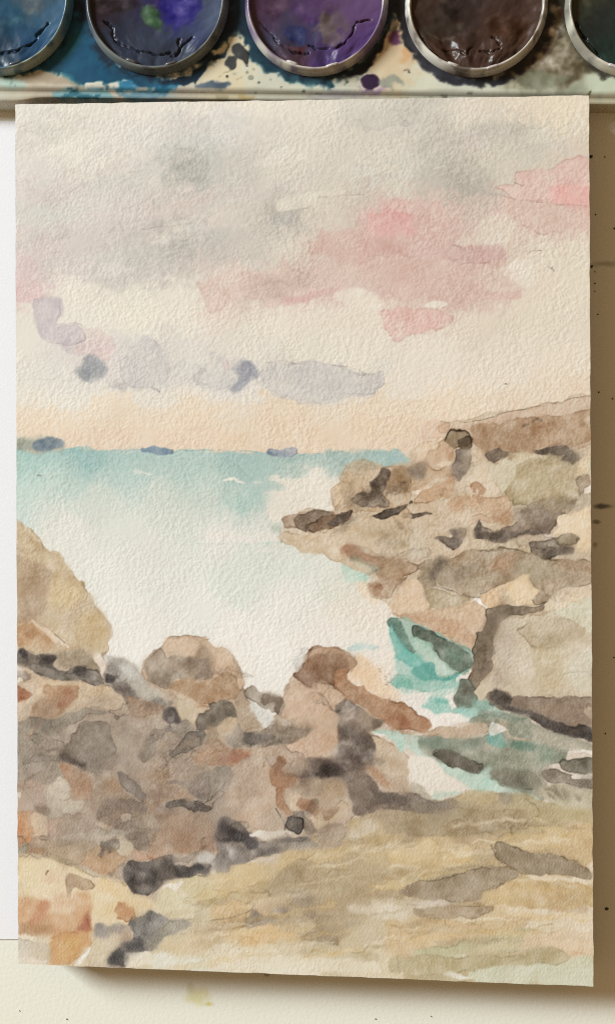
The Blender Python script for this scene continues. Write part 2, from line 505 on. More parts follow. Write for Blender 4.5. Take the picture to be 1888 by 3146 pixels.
    ln('G 805,932 818,932', (90, 80, 70), 2.5, a=.8)
    ln('G 560,558 590,545', (150, 140, 120), 2, a=.5)


def marks_sea():
    mk('H 115,285 115,190 140,180 230,200 330,195 470,235 440,290 240,300', (150, 158, 142), edge=0, soft=10, a=.75)
    mk('H 230,220 300,205 380,190 440,205 470,235 400,265 300,290 240,265', (134, 148, 156), edge=.3, soft=5, a=.9)
    mk('H 260,255 360,235 360,275 280,280', (112, 128, 144), edge=0, soft=6, a=.6)
    mk('H 130,185 150,182 145,195 132,195', (228, 226, 214), edge=0, soft=3)
    mk('H 1005,290 1010,265 1060,270 1100,260 1150,272 1220,265 1245,285 1230,305 1150,310 1110,315 1060,300', (140, 158, 174), edge=.6, soft=2.4)
    mk('I 510,300 540,278 620,285 660,275 725,278 735,320 660,328 560,322', (152, 160, 172), edge=.6, soft=2.4)
    mk('I 515,300 560,300 580,320 540,318', (112, 124, 146), edge=0, soft=4, a=.7)
    mk('H 930,432 1060,432 1075,443 940,445', (224, 222, 208), edge=0, soft=2)
    mk('I 195,495 260,492 350,510 345,518 230,512', (226, 222, 208), edge=0, soft=2)
    mk('I 415,500 480,500 482,515 420,515', (224, 220, 206), edge=0, soft=2)
    mk('I 515,478 600,468 605,485 640,490 690,495 660,512 560,508', (222, 218, 202), edge=0, soft=2.5)
    mk('I 490,575 640,572 655,540 620,510 800,470 820,430 900,435 920,480 1030,500 1030,540 970,560 970,640 1000,720 800,710 700,740 620,770 560,800 510,700', (226, 218, 203), edge=.05, soft=5, a=.85)
    mk('I 180,520 500,575 500,660 330,740 180,620', (172, 200, 190), edge=0, soft=18, a=.5)
    mk('I 60,890 260,870 420,880 560,870 620,930 500,945 100,940', (226, 222, 211), edge=0, soft=5, a=.7)
    ln('I 0,945 300,955 490,945 620,945', (180, 204, 194), 2.4, a=.5)
    mk('I 480,930 520,930 510,948 490,945', (165, 205, 192), edge=0, soft=3, a=.6)
    mk('I 540,830 640,810 660,850 600,880 560,860', (184, 194, 178), edge=0, soft=8, a=.6)
    mk('I 920,300 990,295 1080,310 1100,290 1300,280 1440,285 1480,350 1300,380 1060,400', (160, 190, 184), edge=.15, soft=5, a=.6)
    mk('J 0,415 60,425 90,460 160,485 165,520 100,510 0,530', (158, 192, 190), edge=.35, soft=3)
    ln('H 120,620 200,600 330,560', (176, 206, 198), 4, a=.4)
    ln('H 120,430 260,410 480,370', (160, 200, 192), 5, a=.4)
    ln('H 120,480 300,460 600,430', (198, 216, 206), 6, a=.4)
    ln('H 270,465 298,468', (110, 112, 100), 3, a=.7)
    ln('H 560,282 800,288 1010,280 1484,290 I 0,285 520,300 740,320 930,308 1000,300', (120, 166, 172), 2.4, a=.55)
    mk('O 1085,530 1130,512 1230,515 1310,520 1240,545 1150,560 1095,548', (178, 210, 208), edge=.3, soft=2.4)
    mk('I 1030,1090 1080,1050 1160,1080 1240,1110 1290,1170 1310,1230 O 1290,10 1200,50 1100,60 1050,10', (178, 212, 194), edge=.1, soft=6)
    mk('O 1150,90 1220,60 1300,120 1300,200 1250,220 1180,170', (232, 208, 176), edge=0, soft=8, a=.8)


def marks_cliff():
    mk('F 1425,957 1330,973 1230,990 1150,1003 1100,1016 1072,1017 1040,1022 1020,1050 1018,1070 990,1095 985,1117 940,1120 925,1130 890,1115 850,1118 832,1140 824,1173 805,1178 798,1205 808,1232 740,1232 708,1243 690,1250 675,1285 685,1305 720,1328 760,1332 800,1345 828,1360 850,1375 880,1385 905,1400 890,1415 895,1440 915,1447 940,1465 948,1487 1000,1500 1060,1530 1130,1570 1130,1640 1165,1690 1300,1720 1440,1760 1440,957', (208, 186, 157), edge=.45, soft=2.4, wob=4)
    # hill
    mk('J 1420,35 1150,85 900,135 700,190 520,225 420,235 400,300 580,270 600,400 660,440 860,445 1010,450 1220,400 1420,370', (207, 178, 150), edge=.35)
    mk('J 1420,135 1330,155 1150,165 960,195 770,235 700,222 570,250 590,380 660,440 1000,450 1050,420 1420,370', (184, 150, 118), edge=.35, soft=3, mot=.22)
    mk('J 600,300 900,280 1000,400 700,430', (174, 140, 108), edge=0, soft=20, a=.6)
    mk('J 1000,350 1400,280 1400,370 1060,420', (194, 162, 130), edge=0, soft=16, a=.6)
    ln('J 940,248 1000,225 1040,195 1072,210', (112, 92, 74), 5, a=.7)
    ln('J 1300,160 1340,150 1410,135', (130, 106, 84), 3, a=.6)
    ln('J 520,228 700,190 900,136 1150,86 1410,36', (120, 100, 82), 1.8, a=.75)
    mk('J 215,300 230,250 280,210 350,215 355,330 240,335', (222, 190, 163), edge=.3, a=.8)
    mk('J 340,240 400,215 412,280 380,310 345,300', (204, 164, 134), edge=.2, a=.8)
    mk('J 160,460 165,400 230,345 350,330 390,350 270,430 230,500 170,520', (224, 200, 172), edge=.6)
    mk('J 230,505 280,430 370,350 430,390 470,410 450,440 440,540 330,560 250,510', (205, 172, 138), edge=.5)
    mk('J 330,555 400,490 420,470 440,540', (224, 202, 174), edge=0, soft=5, a=.8)
    mk('J 400,460 440,420 455,440 445,500 415,505', (196, 158, 124), edge=.3)
    mk('J 375,340 400,300 450,270 520,262 570,295 580,350 560,395 500,410 430,395', (156, 134, 106), edge=1.5, mot=.1)
    mk('J 470,360 490,335 560,315 580,350 560,395 510,420 480,405', (116, 97, 76), edge=.8)
    mk('J 460,420 560,400 580,430 565,520 520,600 480,655 460,610 440,570 455,480', (130, 114, 101), edge=.45, soft=4)
    mk('J 520,430 620,420 600,560 530,590', (196, 180, 156), edge=0, soft=12, a=.6)
    mk('J 0,575 100,540 200,512 260,515 300,560 430,540 440,600 200,700 120,740 0,710', (198, 164, 130), edge=.45)
    mk('J 0,575 100,540 230,518 250,590 130,640 0,640', (156, 141, 123), edge=0, soft=12, a=.75)
    mk('J 130,740 200,700 280,690 200,760', (228, 204, 178), edge=0, soft=4, a=.8)
    mk('J 155,800 200,740 300,680 420,620 470,640 440,740 330,780 200,825 165,820', (206, 171, 136), edge=.75)
    mk('J 560,420 640,430 700,560 720,640 760,720 690,750 560,730 540,640 580,540', (222, 204, 177), edge=.15)
    mk('J 690,500 760,515 850,450 1010,455 1060,480 900,590 850,700 790,740 730,640 700,560', (209, 198, 169), edge=.4)
    mk('J 860,640 920,530 1060,480 1200,460 1320,540 1330,700 1340,800 1250,880 1120,870 1000,830 880,830 830,740', (186, 167, 130), edge=.55, mot=.24)
    mk('J 900,640 1010,520 1120,540 1100,680 950,720', (196, 180, 144), edge=0, soft=20, a=.6)
    mk('J 960,830 1120,760 1300,760 1320,820 1240,875 1100,870', (158, 140, 114), edge=.2, soft=12, a=.8)
    mk('J 1000,490 1250,470 1300,520 1200,510', (206, 194, 160), edge=0, soft=10, a=.6)
    ln('J 1060,480 1090,500 1130,470 1140,500', (150, 134, 104), 4, a=.6)
    mk('J 680,450 720,425 790,420 850,445 820,475 740,510 700,490', (112, 99, 87), edge=.45, soft=3)
    mk('J 780,430 860,445 820,480', (160, 144, 122), edge=0, soft=8, a=.6)
    mk('J 1010,445 1060,420 1200,400 1260,410 1300,460 1340,490 1290,520 1230,500 1200,480 1220,455 1120,455 1030,460', (114, 100, 86), edge=.3, soft=4)
    mk('J 1250,430 1340,440 1380,490 1320,500', (150, 134, 114), edge=0, soft=12, a=.6)
    mk('J 1330,540 1380,480 1425,455 1425,600 1330,612', (226, 204, 168), edge=.5)
    mk('J 1320,630 1425,600 1425,680 1370,700 1340,760', (168, 148, 122), edge=.4)
    mk('J 1375,718 1425,675 1425,728', (238, 232, 225), edge=0, soft=2)
    mk('J 1310,850 1350,740 1425,730 1425,830 1320,870', (182, 164, 137), edge=.3)
    mk('J 445,790 480,745 590,740 680,750 820,760 850,830 730,880 620,880 540,830', (211, 178, 144), edge=.65)
    mk('J 455,790 485,750 560,745 540,800 500,830', (196, 158, 122), edge=.2, soft=5, a=.8)
    mk('J 570,680 640,665 680,690 650,740 580,740', (196, 156, 121), edge=.3)
    mk('J 550,690 570,690 575,760 555,770', (226, 204, 178), edge=0, soft=3, a=.7)
    mk('J 595,700 620,700 622,780 600,780', (224, 200, 174), edge=0, soft=3, a=.7)
    mk('J 610,740 655,745 650,810 615,800', (186, 146, 112), edge=0, soft=4, a=.6)
    mk('J 400,800 440,760 540,830 500,860 430,850', (212, 178, 146), edge=.3)
    mk('J 540,950 570,890 720,890 840,830 870,910 800,960 640,940 560,970', (206, 172, 140), edge=.5)
    mk('J 720,870 840,850 850,940 760,940', (192, 156, 122), edge=0, soft=9, a=.7)
    mk('J 430,880 540,850 570,900 540,960 440,930', (226, 208, 182), edge=.25)
    mk('J 240,1000 440,900 500,960 330,1060 250,1180 200,1180', (208, 186, 156), edge=.3, a=.8)
    mk('J 600,970 630,935 660,970 750,1000 850,960 930,860 1040,820 1130,870 1240,880 1190,920 1180,985 1100,1020 900,1040 770,1080 650,1055 600,1070', (146, 128, 111), edge=.5, soft=3, mot=.24)
    mk('J 600,1000 630,935 660,990 760,1010 900,1000 1060,1000 1000,1030 770,1078 650,1055 600,1065', (98, 85, 75), edge=.3, soft=8, a=.85)
    mk('J 860,850 1000,810 1080,840 1000,940 880,960', (160, 142, 120), edge=0, soft=14, a=.7)
    mk('J 1190,900 1280,890 1320,860 1425,830 1425,1130 1300,1140 1330,1040 1250,1020 1180,1030 1100,1050 1180,990', (230, 205, 168), edge=.35)
    mk('J 1090,1030 1150,1030 1180,1050 1110,1060', (236, 226, 210), edge=0, soft=3)
    mk('J 560,1080 620,1060 800,1085 1000,1050 1060,1060 980,1090 1000,1160 820,1120 600,1140', (206, 186, 155), edge=.4)
    mk('J 325,1070 370,1040 435,1040 435,980 480,970 530,975 530,1030 490,1100 440,1130 380,1105', (122, 107, 95), edge=.45, soft=3)
    mk('J 490,990 570,980 560,1060 500,1080', (190, 168, 140), edge=0, soft=12, a=.7)
    mk('J 975,1090 1010,1070 1100,1070 1180,1050 1230,1110 1300,1115 1290,1150 1200,1175 1130,1195 1050,1180 1000,1150', (102, 90, 78), edge=.55, soft=3)
    mk('J 1060,1075 1170,1060 1200,1120 1100,1120', (172, 158, 136), edge=0, soft=10, a=.75)
    mk('J 1175,1060 1200,1025 1290,1020 1325,1045 1310,1100 1260,1115 1200,1100', (167, 150, 124), edge=1.2)
    mk('I 1484,840 1484,900 J 0,890 60,840 160,800 155,780 90,790 0,840', (96, 83, 71), edge=.3)
    mk('J 80,900 120,875 190,870 280,855 285,870 200,905 120,930', (114, 98, 84), edge=.3)
    # left point
    mk('I 1040,530 1045,450 1080,390 1130,365 1200,360 1270,375 1330,405 1500,400 1500,700 1000,720 970,640 970,560', (201, 173, 139), edge=.55)
    mk('I 1060,420 1100,372 1190,362 1300,400 1280,430 1160,430', (172, 161, 134), edge=.1, soft=8, a=.8)
    mk('I 970,560 1000,540 1040,540 1040,640 1000,690 970,640', (215, 185, 149), edge=.6)
    mk('I 1380,430 1500,415 1500,600 1400,600 1350,540', (172, 141, 108), edge=.2, soft=6)
    mk('I 1230,520 1290,480 1330,420 1380,420 1400,460 1360,520 1340,590 1390,660 1380,690 1250,690 1150,660 1120,620 1160,580 1240,580', (110, 92, 76), edge=.35, soft=4, mot=.3)
    mk('I 1060,620 1160,600 1180,700 1080,700', (160, 138, 112), edge=0, soft=16, a=.6)
    mk('I 1370,600 1484,590 1484,660 1400,670', (198, 176, 148), edge=0, soft=6, a=.8)
    mk('I 620,760 700,740 800,712 880,712 990,725 1000,745 1100,720 1090,770 1020,830 900,865 800,870 700,830 640,850', (180, 152, 127), edge=.45)
    mk('I 690,790 720,755 800,720 850,720 960,740 800,820 800,860 720,840', (148, 128, 108), edge=.45, soft=3)
    mk('I 785,830 810,795 960,740 1040,745 1110,720 1080,790 960,850 830,870', (142, 115, 92), edge=.9)
    mk('I 950,800 1100,720 1110,735 1060,800 990,825', (88, 73, 62), edge=.2, soft=5)
    mk('I 590,900 650,850 760,870 1000,840 1200,780 1500,690 1500,1060 1320,1040 1200,990 1040,980 1030,1085 880,1010 760,1010 620,940', (209, 185, 153), edge=.45, mot=.2)
    mk('I 980,840 1120,760 1180,760 1040,870', (158, 140, 116), edge=0, soft=12, a=.6)
    mk('I 1200,870 1484,790 1484,920 1300,930', (186, 163, 131), edge=0, soft=22, a=.7)
    mk('I 1350,940 1484,930 1484,1000', (180, 162, 136), edge=0, soft=12, a=.6)
    mk('I 1255,755 1300,735 1400,700 1500,660 1500,690 1430,740 1340,775 1280,775', (94, 80, 68), edge=.4)
    mk('I 1035,1000 1050,965 1100,962 1180,990 1230,1020 1350,1045 1450,1055 1500,1070 K 50,85 190,130 180,180 80,200 50,270 0,330 O 1484,20 1440,110 1380,170 1330,185 1275,180 1270,140 1230,110 1240,75 1310,40 1280,0 I 1290,1150 1200,1100 1080,1050', (184, 152, 121), edge=.75)
    mk('I 1035,1000 1050,965 1110,965 1220,1020 1300,1060 1200,1060 1090,1045', (188, 140, 110), edge=.2, soft=8, a=.8)
    mk('I 1100,1060 1200,1080 1300,1110 1290,1160 1220,1110', (142, 150, 124), edge=0, soft=8, a=.75)
    mk('O 1235,100 1290,70 1330,110 1290,170 1270,150', (176, 136, 106), edge=0, soft=7, a=.7)
    # middle boulders
    mk('K 180,160 230,110 330,90 480,60 600,20 780,10 900,20 1000,60 1180,80 1425,115 1425,260 1200,315 1110,390 1020,410 990,370 1030,310 980,240 985,190 860,240 720,300 650,350 600,370 480,330 400,300 330,290 300,200', (174, 152, 124), edge=.75, mot=.22)
    mk('K 700,140 740,80 880,40 870,140 800,180', (184, 143, 111), edge=0, soft=16, a=.8)
    mk('K 870,110 1000,80 1160,130 1140,230 1000,250 900,200', (179, 166, 138), edge=0, soft=18, a=.8)
    mk('K 1170,100 1425,115 1425,190 1250,150', (180, 150, 120), edge=.2, soft=6, a=.8)
    mk('K 1050,260 1200,250 1200,310 1080,330', (200, 176, 144), edge=0, soft=10, a=.6)
    mk('K 190,200 230,120 330,90 300,200 330,290 270,300 300,400 280,440 230,370 180,280', (163, 143, 115), edge=.3, soft=6)
    mk('K 270,190 330,90 400,80 380,150 310,240', (108, 94, 80), edge=0, soft=13, a=.8)
    mk('K 250,320 330,300 500,350 560,390 480,430 360,455 290,440', (184, 164, 131), edge=.35)
    mk('K 320,180 480,110 620,130 480,270 340,280', (164, 147, 124), edge=0, soft=16, a=.7)
    ln('K 300,200 310,270 340,292 400,302 480,335 590,365 640,360', (100, 86, 72), 3, a=.6)
    mk('K 650,340 860,240 990,190 975,240 1030,310 990,370 1020,410 690,435 640,390', (229, 202, 162), edge=.3)
    mk('K 650,350 780,290 780,420 690,430', (222, 188, 150), edge=.1, soft=6, a=.7)
    mk('K 585,385 640,390 682,435 660,452', (240, 235, 228), edge=0, soft=2)
    mk('K 20,480 150,465 280,450 480,430 590,390 670,450 670,540 610,620 560,740 420,650 300,600 200,540 80,500', (211, 180, 148), edge=.3)
    mk('K 20,485 180,465 350,490 520,560 600,640 560,700 420,640 300,590 100,510', (200, 160, 126), edge=.1, soft=9, a=.7)
    mk('K 60,300 180,250 230,370 280,440 150,465 30,470 0,400', (222, 194, 162), edge=.1, soft=6, a=.8)
    # green cleft
    mk('K 0,500 90,510 160,545 440,660 570,745 590,800 560,880 480,930 320,930 200,880 50,790 0,640 O 1370,330 1410,300', (150, 184, 166), edge=.2)
    mk('O 1370,350 1400,310 1484,330 K 60,520 110,620 180,740 150,750 60,670 20,570', (112, 142, 126), edge=.3, soft=4)
    mk('K 145,560 200,560 300,610 420,660 500,720 570,750 580,850 520,890 440,890 370,800 310,730 290,680 160,640', (106, 116, 102), edge=.6, soft=3, mot=.22)
    mk('K 380,720 480,740 500,830 430,820', (110, 138, 120), edge=0, soft=14, a=.6)
    mk('O 1365,360 1400,420 1450,480 K 30,620 100,690 180,770 230,800 240,860 200,900 50,800 20,700 O 1484,640 1430,600 1410,500', (108, 188, 174), edge=.3)
    mk('K 200,860 280,840 330,930 200,910', (88, 166, 153), edge=.1, soft=6)
    mk('K 170,660 290,680 320,740 400,870 470,910 330,910 250,800 160,720', (162, 196, 177), edge=.2, soft=4)
    mk('O 1430,620 1484,650 K 40,790 200,880 190,910 40,915 10,940 O 1430,740 1380,760 1400,690', (229, 223, 212), edge=0, soft=4)
    mk('K 10,940 60,915 250,920 470,920 470,1010 200,1040 140,1055 30,1000 O 1410,800 1400,760 1440,735', (146, 196, 180), edge=.4, soft=3)
    mk('K 30,960 150,930 140,1050 50,1010', (120, 186, 168), edge=0, soft=9, a=.6)
    mk('K 470,910 520,905 560,880 545,940 470,945', (238, 232, 224), edge=0, soft=2.5)
    mk('O 1440,830 1484,810 K 200,1045 470,1010 460,1140 420,1206 250,1206 200,1206 L 180,40 100,0 O 1484,930 1460,900', (229, 225, 215), edge=0, soft=6)
    mk('K 245,1095 300,1070 400,1080 412,1150 330,1165 270,1140', (112, 188, 173), edge=.1, soft=7)
    mk('K 200,1000 470,950 470,1030 300,1060', (178, 210, 196), edge=0, soft=9, a=.6)
    mk('K 670,470 690,438 1000,415 1110,395 1120,425 1050,465 900,490 770,525 770,570 735,600 720,680 745,750 730,790 745,830 700,910 660,960 600,1020 550,960 560,880 590,800 570,740 600,640 660,580 670,520', (138, 121, 101), edge=.6)
    mk('K 680,490 720,450 980,430 800,480 770,540 700,600', (122, 105, 87), edge=0, soft=10, a=.6)
    mk('K 450,1100 480,960 560,950 600,1020 620,1080 590,1140 480,1150', (126, 134, 118), edge=.45, soft=3)
    mk('K 500,960 560,960 590,1020 520,1060', (112, 106, 92), edge=0, soft=9, a=.7)
    mk('K 420,1150 480,1140 590,1130 600,1100 700,1080 800,1160 1000,1206 L 900,90 780,60 640,75 560,130 420,60', (158, 190, 174), edge=.1, soft=5)
    mk('K 610,1060 680,1080 740,1130 640,1160 560,1130', (132, 174, 158), edge=0, soft=9, a=.7)
    # pale boulder on the right
    mk('K 780,540 900,495 1110,470 1430,350 1430,1075 880,1070 830,1030 720,1020 660,1090 630,1100 600,1020 700,920 750,830 730,700 750,600', (207, 192, 164), edge=.4, mot=.2)
    mk('K 1110,390 1200,315 1430,262 1430,350 1110,470', (228, 208, 178), edge=.3)
    mk('K 1150,480 1430,355 1430,620 1300,540 1200,500', (213, 207, 181), edge=.2, soft=4)
    mk('K 760,560 880,530 900,640 860,960 720,1000 740,800', (190, 172, 152), edge=0, soft=20, a=.7)
    mk('K 890,600 920,570 1060,540 1180,505 1290,530 1380,590 1360,650 1200,700 1050,720 960,660', (198, 180, 150), edge=.5)
    mk('K 1050,640 1230,620 1250,700 1060,720', (184, 166, 132), edge=0, soft=14, a=.7)
    mk('K 1250,790 1430,740 1430,1000 1260,1000', (213, 211, 190), edge=0, soft=24, a=.7)
    mk('K 1000,720 1230,740 1200,1000 1040,1000', (203, 186, 148), edge=0, soft=24, a=.6)
    mk('K 880,780 1000,780 1010,900 900,920', (216, 204, 184), edge=0, soft=22, a=.6)
    ln('K 1230,900 1330,895 1400,893', (160, 146, 122), 2, a=.5)
    ln('K 1260,775 1340,760 1420,735', (176, 160, 130), 2, a=.5)
    mk('K 680,1080 720,1030 790,1020 850,1050 880,1072 1430,1075 1430,1206 L 1430,265 1350,240 1230,222 1100,180 1000,110 900,70 780,45 K 740,1130', (148, 128, 110), edge=.45)
    mk('K 690,1080 730,1030 800,1028 860,1080 840,1125 750,1115', (97, 88, 80), edge=.3, soft=8)
    mk('L 700,0 900,50 1050,90 1200,150 1430,180 1430,270 1340,245 1220,222 1110,185 1010,115 860,65 750,30', (92, 84, 78), edge=.45, soft=6)
    mk('L 1000,20 1400,0 1420,80 1300,140 1080,90', (160, 138, 116), edge=0, soft=14, a=.6)
    mk('L 1380,60 1430,30 1430,115 1400,110', (190, 168, 144), edge=.3)


def marks_inlet():
    mk('L 130,0 260,30 420,70 560,60 620,70 560,130 480,160 350,185 290,175 260,120 180,50', (235, 229, 221), edge=0)
    mk('L 230,0 400,0 420,50 560,30 640,70 560,110 430,70 300,75', (156, 204, 191), edge=0, soft=6)
    mk('L 560,130 640,70 780,60 900,90 1000,120 1100,190 1300,240 1440,270 1440,330 1270,330 1200,420 1060,480 1050,600 1060,690 900,640 710,560 640,500 300,420 190,330 0,240 190,230 430,235 600,250 690,215', (152, 156, 136), edge=.25, soft=3, mot=.2)
    mk('L 1000,180 1200,230 1440,270 1440,335 1260,335 1100,300', (190, 179, 158), edge=.1, soft=12, a=.8)
    mk('L 850,270 1000,270 1020,320 900,340', (124, 152, 132), edge=0, soft=9, a=.8)
    mk('L 190,250 430,240 640,250 640,300 400,340 200,320', (132, 148, 130), edge=0, soft=14, a=.7)
    mk('L 820,330 1000,330 1080,420 900,440', (162, 164, 142), edge=0, soft=16, a=.7)
    mk('L 1050,300 1180,320 1150,400 1060,420', (146, 164, 142), edge=0, soft=14, a=.6)
    mk('L 620,70 800,60 960,100 900,130 760,120', (140, 156, 140), edge=.1, soft=8, a=.7)
    mk('L 820,65 960,80 970,105 880,95', (200, 182, 160), edge=0, soft=4, a=.7)
    mk('L 0,200 240,205 280,190 480,165 520,145 680,140 700,200 640,230 520,248 280,232 0,217', (196, 170, 142), edge=.45)
    mk('L 760,130 830,140 860,230 1000,260 900,272 800,230', (191, 173, 146), edge=.1, soft=6)
    mk('L 690,215 800,205 812,300 760,300 700,275', (122, 174, 160), edge=.1, soft=4)
    mk('L 695,160 720,135 780,160 795,205 740,215 700,205', (238, 234, 228), edge=.35)
    mk('L 0,232 180,242 200,330 300,400 500,490 640,500 700,440 720,545 880,610 1060,680 900,665 640,632 540,600 300,460 160,370 70,320 Q 1484,250 1350,130', (180, 214, 198), edge=.1, soft=4)
    mk('L 90,360 150,380 300,400 400,500 500,560 560,610 420,640 320,640 300,690 150,580 100,500 60,420', (230, 222, 208), edge=.1, soft=7)
    mk('L 310,630 400,625 490,632 400,680 310,700', (190, 210, 190), edge=.2, soft=4)
    mk('L 0,280 60,310 130,380 90,420 100,500 150,580 180,640 100,640 0,620', (202, 176, 148), edge=.15, soft=5)
    mk('L 150,560 230,610 300,690 210,660 160,620', (190, 182, 160), edge=.1, soft=4, a=.8)
    mk('L 305,375 330,340 400,345 520,390 600,410 640,445 635,485 590,498 500,475 380,430', (118, 112, 98), edge=.6)
    mk('L 460,430 540,420 540,470 480,460', (140, 134, 118), edge=0, soft=6, a=.6)
    mk('L 705,500 740,470 1000,480 1060,540 1060,620 900,605 780,560', (130, 126, 108), edge=.35, soft=4)
    mk('L 980,500 1060,480 1100,600 1060,680 1000,620', (158, 152, 130), edge=0, soft=9, a=.7)
    mk('L 1190,430 1230,400 1440,400 1440,500 1280,500 1200,470', (124, 118, 102), edge=.4)
    mk('L 1060,500 1090,475 1190,470 1290,510 1440,545 1440,610 1330,610 1200,560 1100,560', (134, 122, 106), edge=.4)
    mk('L 1260,340 1340,335 1440,350 1440,378', (236, 230, 220), edge=0)
    mk('L 1280,510 1330,515 1440,500 1440,537 1320,535', (224, 214, 200), edge=0)
    mk('L 1080,600 1200,570 1320,610 1440,620 1440,778 1250,742 1060,690', (190, 180, 150), edge=.1, soft=5)
    for a_, b_ in (((1100, 590), (1180, 640)), ((1150, 600), (1230, 680)), ((1210, 620), (1260, 690)), ((1290, 640), (1330, 690)), ((1120, 640), (1190, 690))):
        mk('L %d,%d %d,%d %d,%d' % (a_[0], a_[1], a_[0] + 50, a_[1] + 5, b_[0], b_[1]), (142, 132, 110), edge=0, soft=7, a=.6)


def marks_sand():
    mk('L 0,640 120,640 300,695 430,740 300,790 120,770 0,755 Q 1330,640', (116, 103, 90), edge=.2, soft=5)
    mk('L 440,680 540,640 640,632 840,655 780,700 600,720', (184, 162, 118), edge=.25, soft=4, a=.8)
    mk('L 760,650 850,650 850,710 770,710', (134, 122, 102), edge=.1, soft=6, a=.8)
    mk('L 130,790 500,740 640,760 1000,780 1010,860 850,930 540,945 200,955 100,880', (158, 138, 106), edge=.25, soft=8, a=.75)
    mk('L 1050,760 1250,760 1430,790 1300,900 1050,880', (174, 156, 112), edge=0, soft=16, a=.7)
    mk('L 1100,900 1400,840 1430,980 1200,1010', (204, 174, 124), edge=0, soft=18, a=.8)
    mk('L 1300,900 1440,880 1440,1110 1340,1080', (196, 164, 116), edge=0, soft=14, a=.7)
    mk('L 200,1000 380,955 450,995 550,1010 540,1150 200,1140 0,1170 0,1040', (208, 180, 131), edge=.3, soft=3)
    mk('M 712,100 730,65 800,68 900,110 950,130 1150,150 1250,180 1350,220 1420,270 1420,310 1370,330 1200,295 1000,285 880,250 760,180', (142, 124, 98), edge=.6)
    mk('M 1250,290 1420,280 1420,310 1370,330', (172, 154, 126), edge=0, soft=8, a=.6)
    mk('M 50,430 150,360 300,330 430,295 560,270 720,250 840,245 905,280 880,320 760,380 650,420 640,470 400,480 200,470 100,450', (148, 129, 103), edge=.45, soft=4)
    mk('M 380,400 620,380 640,460 420,470', (170, 148, 120), edge=0, soft=14, a=.7)
    mk('M 950,290 1100,290 1300,320 1440,335 1440,372 1250,350 1000,320', (222, 203, 172), edge=0, soft=4)
    mk('M 1385,225 1440,195 1440,275', (224, 208, 180), edge=0, soft=6)
    mk('M 160,560 230,490 420,500 620,500 740,530 640,580 480,600 320,605', (163, 141, 111), edge=.4, soft=4)
    mk('M 170,500 300,475 520,470 420,510 220,545', (208, 196, 178), edge=0, soft=5)
    mk('M 650,430 880,340 1000,320 1440,372 1440,520 1130,550 850,510 740,500', (194, 162, 112), edge=.15, soft=4)
    mk('M 660,430 800,390 860,470 740,495', (210, 178, 126), edge=0, soft=10, a=.7)
    mk('M 740,540 850,510 1000,540 1110,530 1250,540 1440,525 1440,720 1250,700 960,690 1000,620 850,580', (219, 200, 168), edge=.1, soft=5)
    mk('M 1110,545 1250,535 1400,530 1250,560', (196, 168, 136), edge=0, soft=6, a=.6)
    mk('M 0,620 300,610 600,590 760,560 960,610 950,680 700,730 500,770 300,800 0,880', (204, 174, 128), edge=.1, soft=6, a=.8)
    mk('M 250,720 500,640 700,640 600,700 380,760', (194, 160, 116), edge=0, soft=14, a=.6)
    mk('M 960,700 1240,710 1440,720 1440,890 1290,880 1200,830 1050,800 940,840 860,870', (218, 190, 154), edge=.12, soft=4)
    mk('M 1140,720 1430,725 1430,760 1180,760', (200, 174, 138), edge=0, soft=6, a=.6)
    mk('M 150,860 350,800 500,780 650,750 850,690 960,700 940,780 860,860 600,880 300,885', (188, 181, 142), edge=.45)
    mk('M 0,890 60,880 300,880 800,880 960,860 1100,820 1200,830 1290,890 1200,930 900,930 700,970 300,1010 50,1005 0,1005', (178, 162, 121), edge=.35, soft=3)
    mk('M 560,1020 900,935 1200,940 1290,890 1440,890 1440,1110 1000,1065', (201, 203, 174), edge=.1, soft=6)
    mk('M 350,1015 450,990 560,1030', (226, 225, 213), edge=0, soft=4)
    ln('M 50,870 55,1000', (150, 134, 98), 3, a=.5)
    # left part of the sand
    mk('S 280,250 560,200 640,130 900,110 940,60 1000,40 1200,60 1100,160 900,200 640,260 560,330 280,410', (206, 178, 128), edge=.1, soft=8, a=.6)
    mk('S 600,250 700,200 850,200 850,400 800,420 640,420 400,430 380,400 560,340', (163, 143, 111), edge=.1, soft=14, a=.8)
    mk('S 690,440 780,420 850,440 840,480 860,590 780,590 720,540', (139, 121, 99), edge=.2, soft=6)
    mk('S 350,660 400,550 500,560 610,520 660,540 650,610 560,640 440,650 380,690', (144, 128, 111), edge=.25, soft=6)
    mk('S 540,550 610,530 620,590 560,610', (164, 152, 140), edge=0, soft=6, a=.7)
    mk('S 380,700 560,650 620,690 720,710 720,740 500,790 380,800 340,760', (213, 173, 119), edge=0, soft=8)
    mk('S 80,600 250,470 380,500 400,540 200,600 100,630', (216, 182, 131), edge=0, soft=8)
    mk('S 0,520 150,470 400,370 560,350 360,470 200,500', (178, 158, 116), edge=.1, soft=8, a=.6)
    mk('S 560,660 640,600 820,610 880,690 760,720 640,700', (184, 162, 126), edge=.15, soft=6, a=.7)
    mk('S 880,600 980,600 1010,780 900,790 740,750 760,710 860,690', (158, 138, 106), edge=.2, soft=7)
    mk('S 1030,600 1150,590 1150,690 1040,690', (158, 140, 112), edge=0, soft=10, a=.6)
    mk('S 850,430 1100,370 1484,410 1484,470 1100,460 900,470', (171, 149, 115), edge=.1, soft=9, a=.8)
    mk('S 1220,380 1300,340 1484,320 1484,410', (204, 176, 124), edge=.25, soft=4, a=.8)
    mk('S 1200,320 1484,270 1484,310 1250,350', (168, 142, 102), edge=0, soft=7, a=.7)
    mk('S 1100,540 1300,490 1484,540 1484,620 1200,590', (208, 194, 167), edge=0, soft=12)
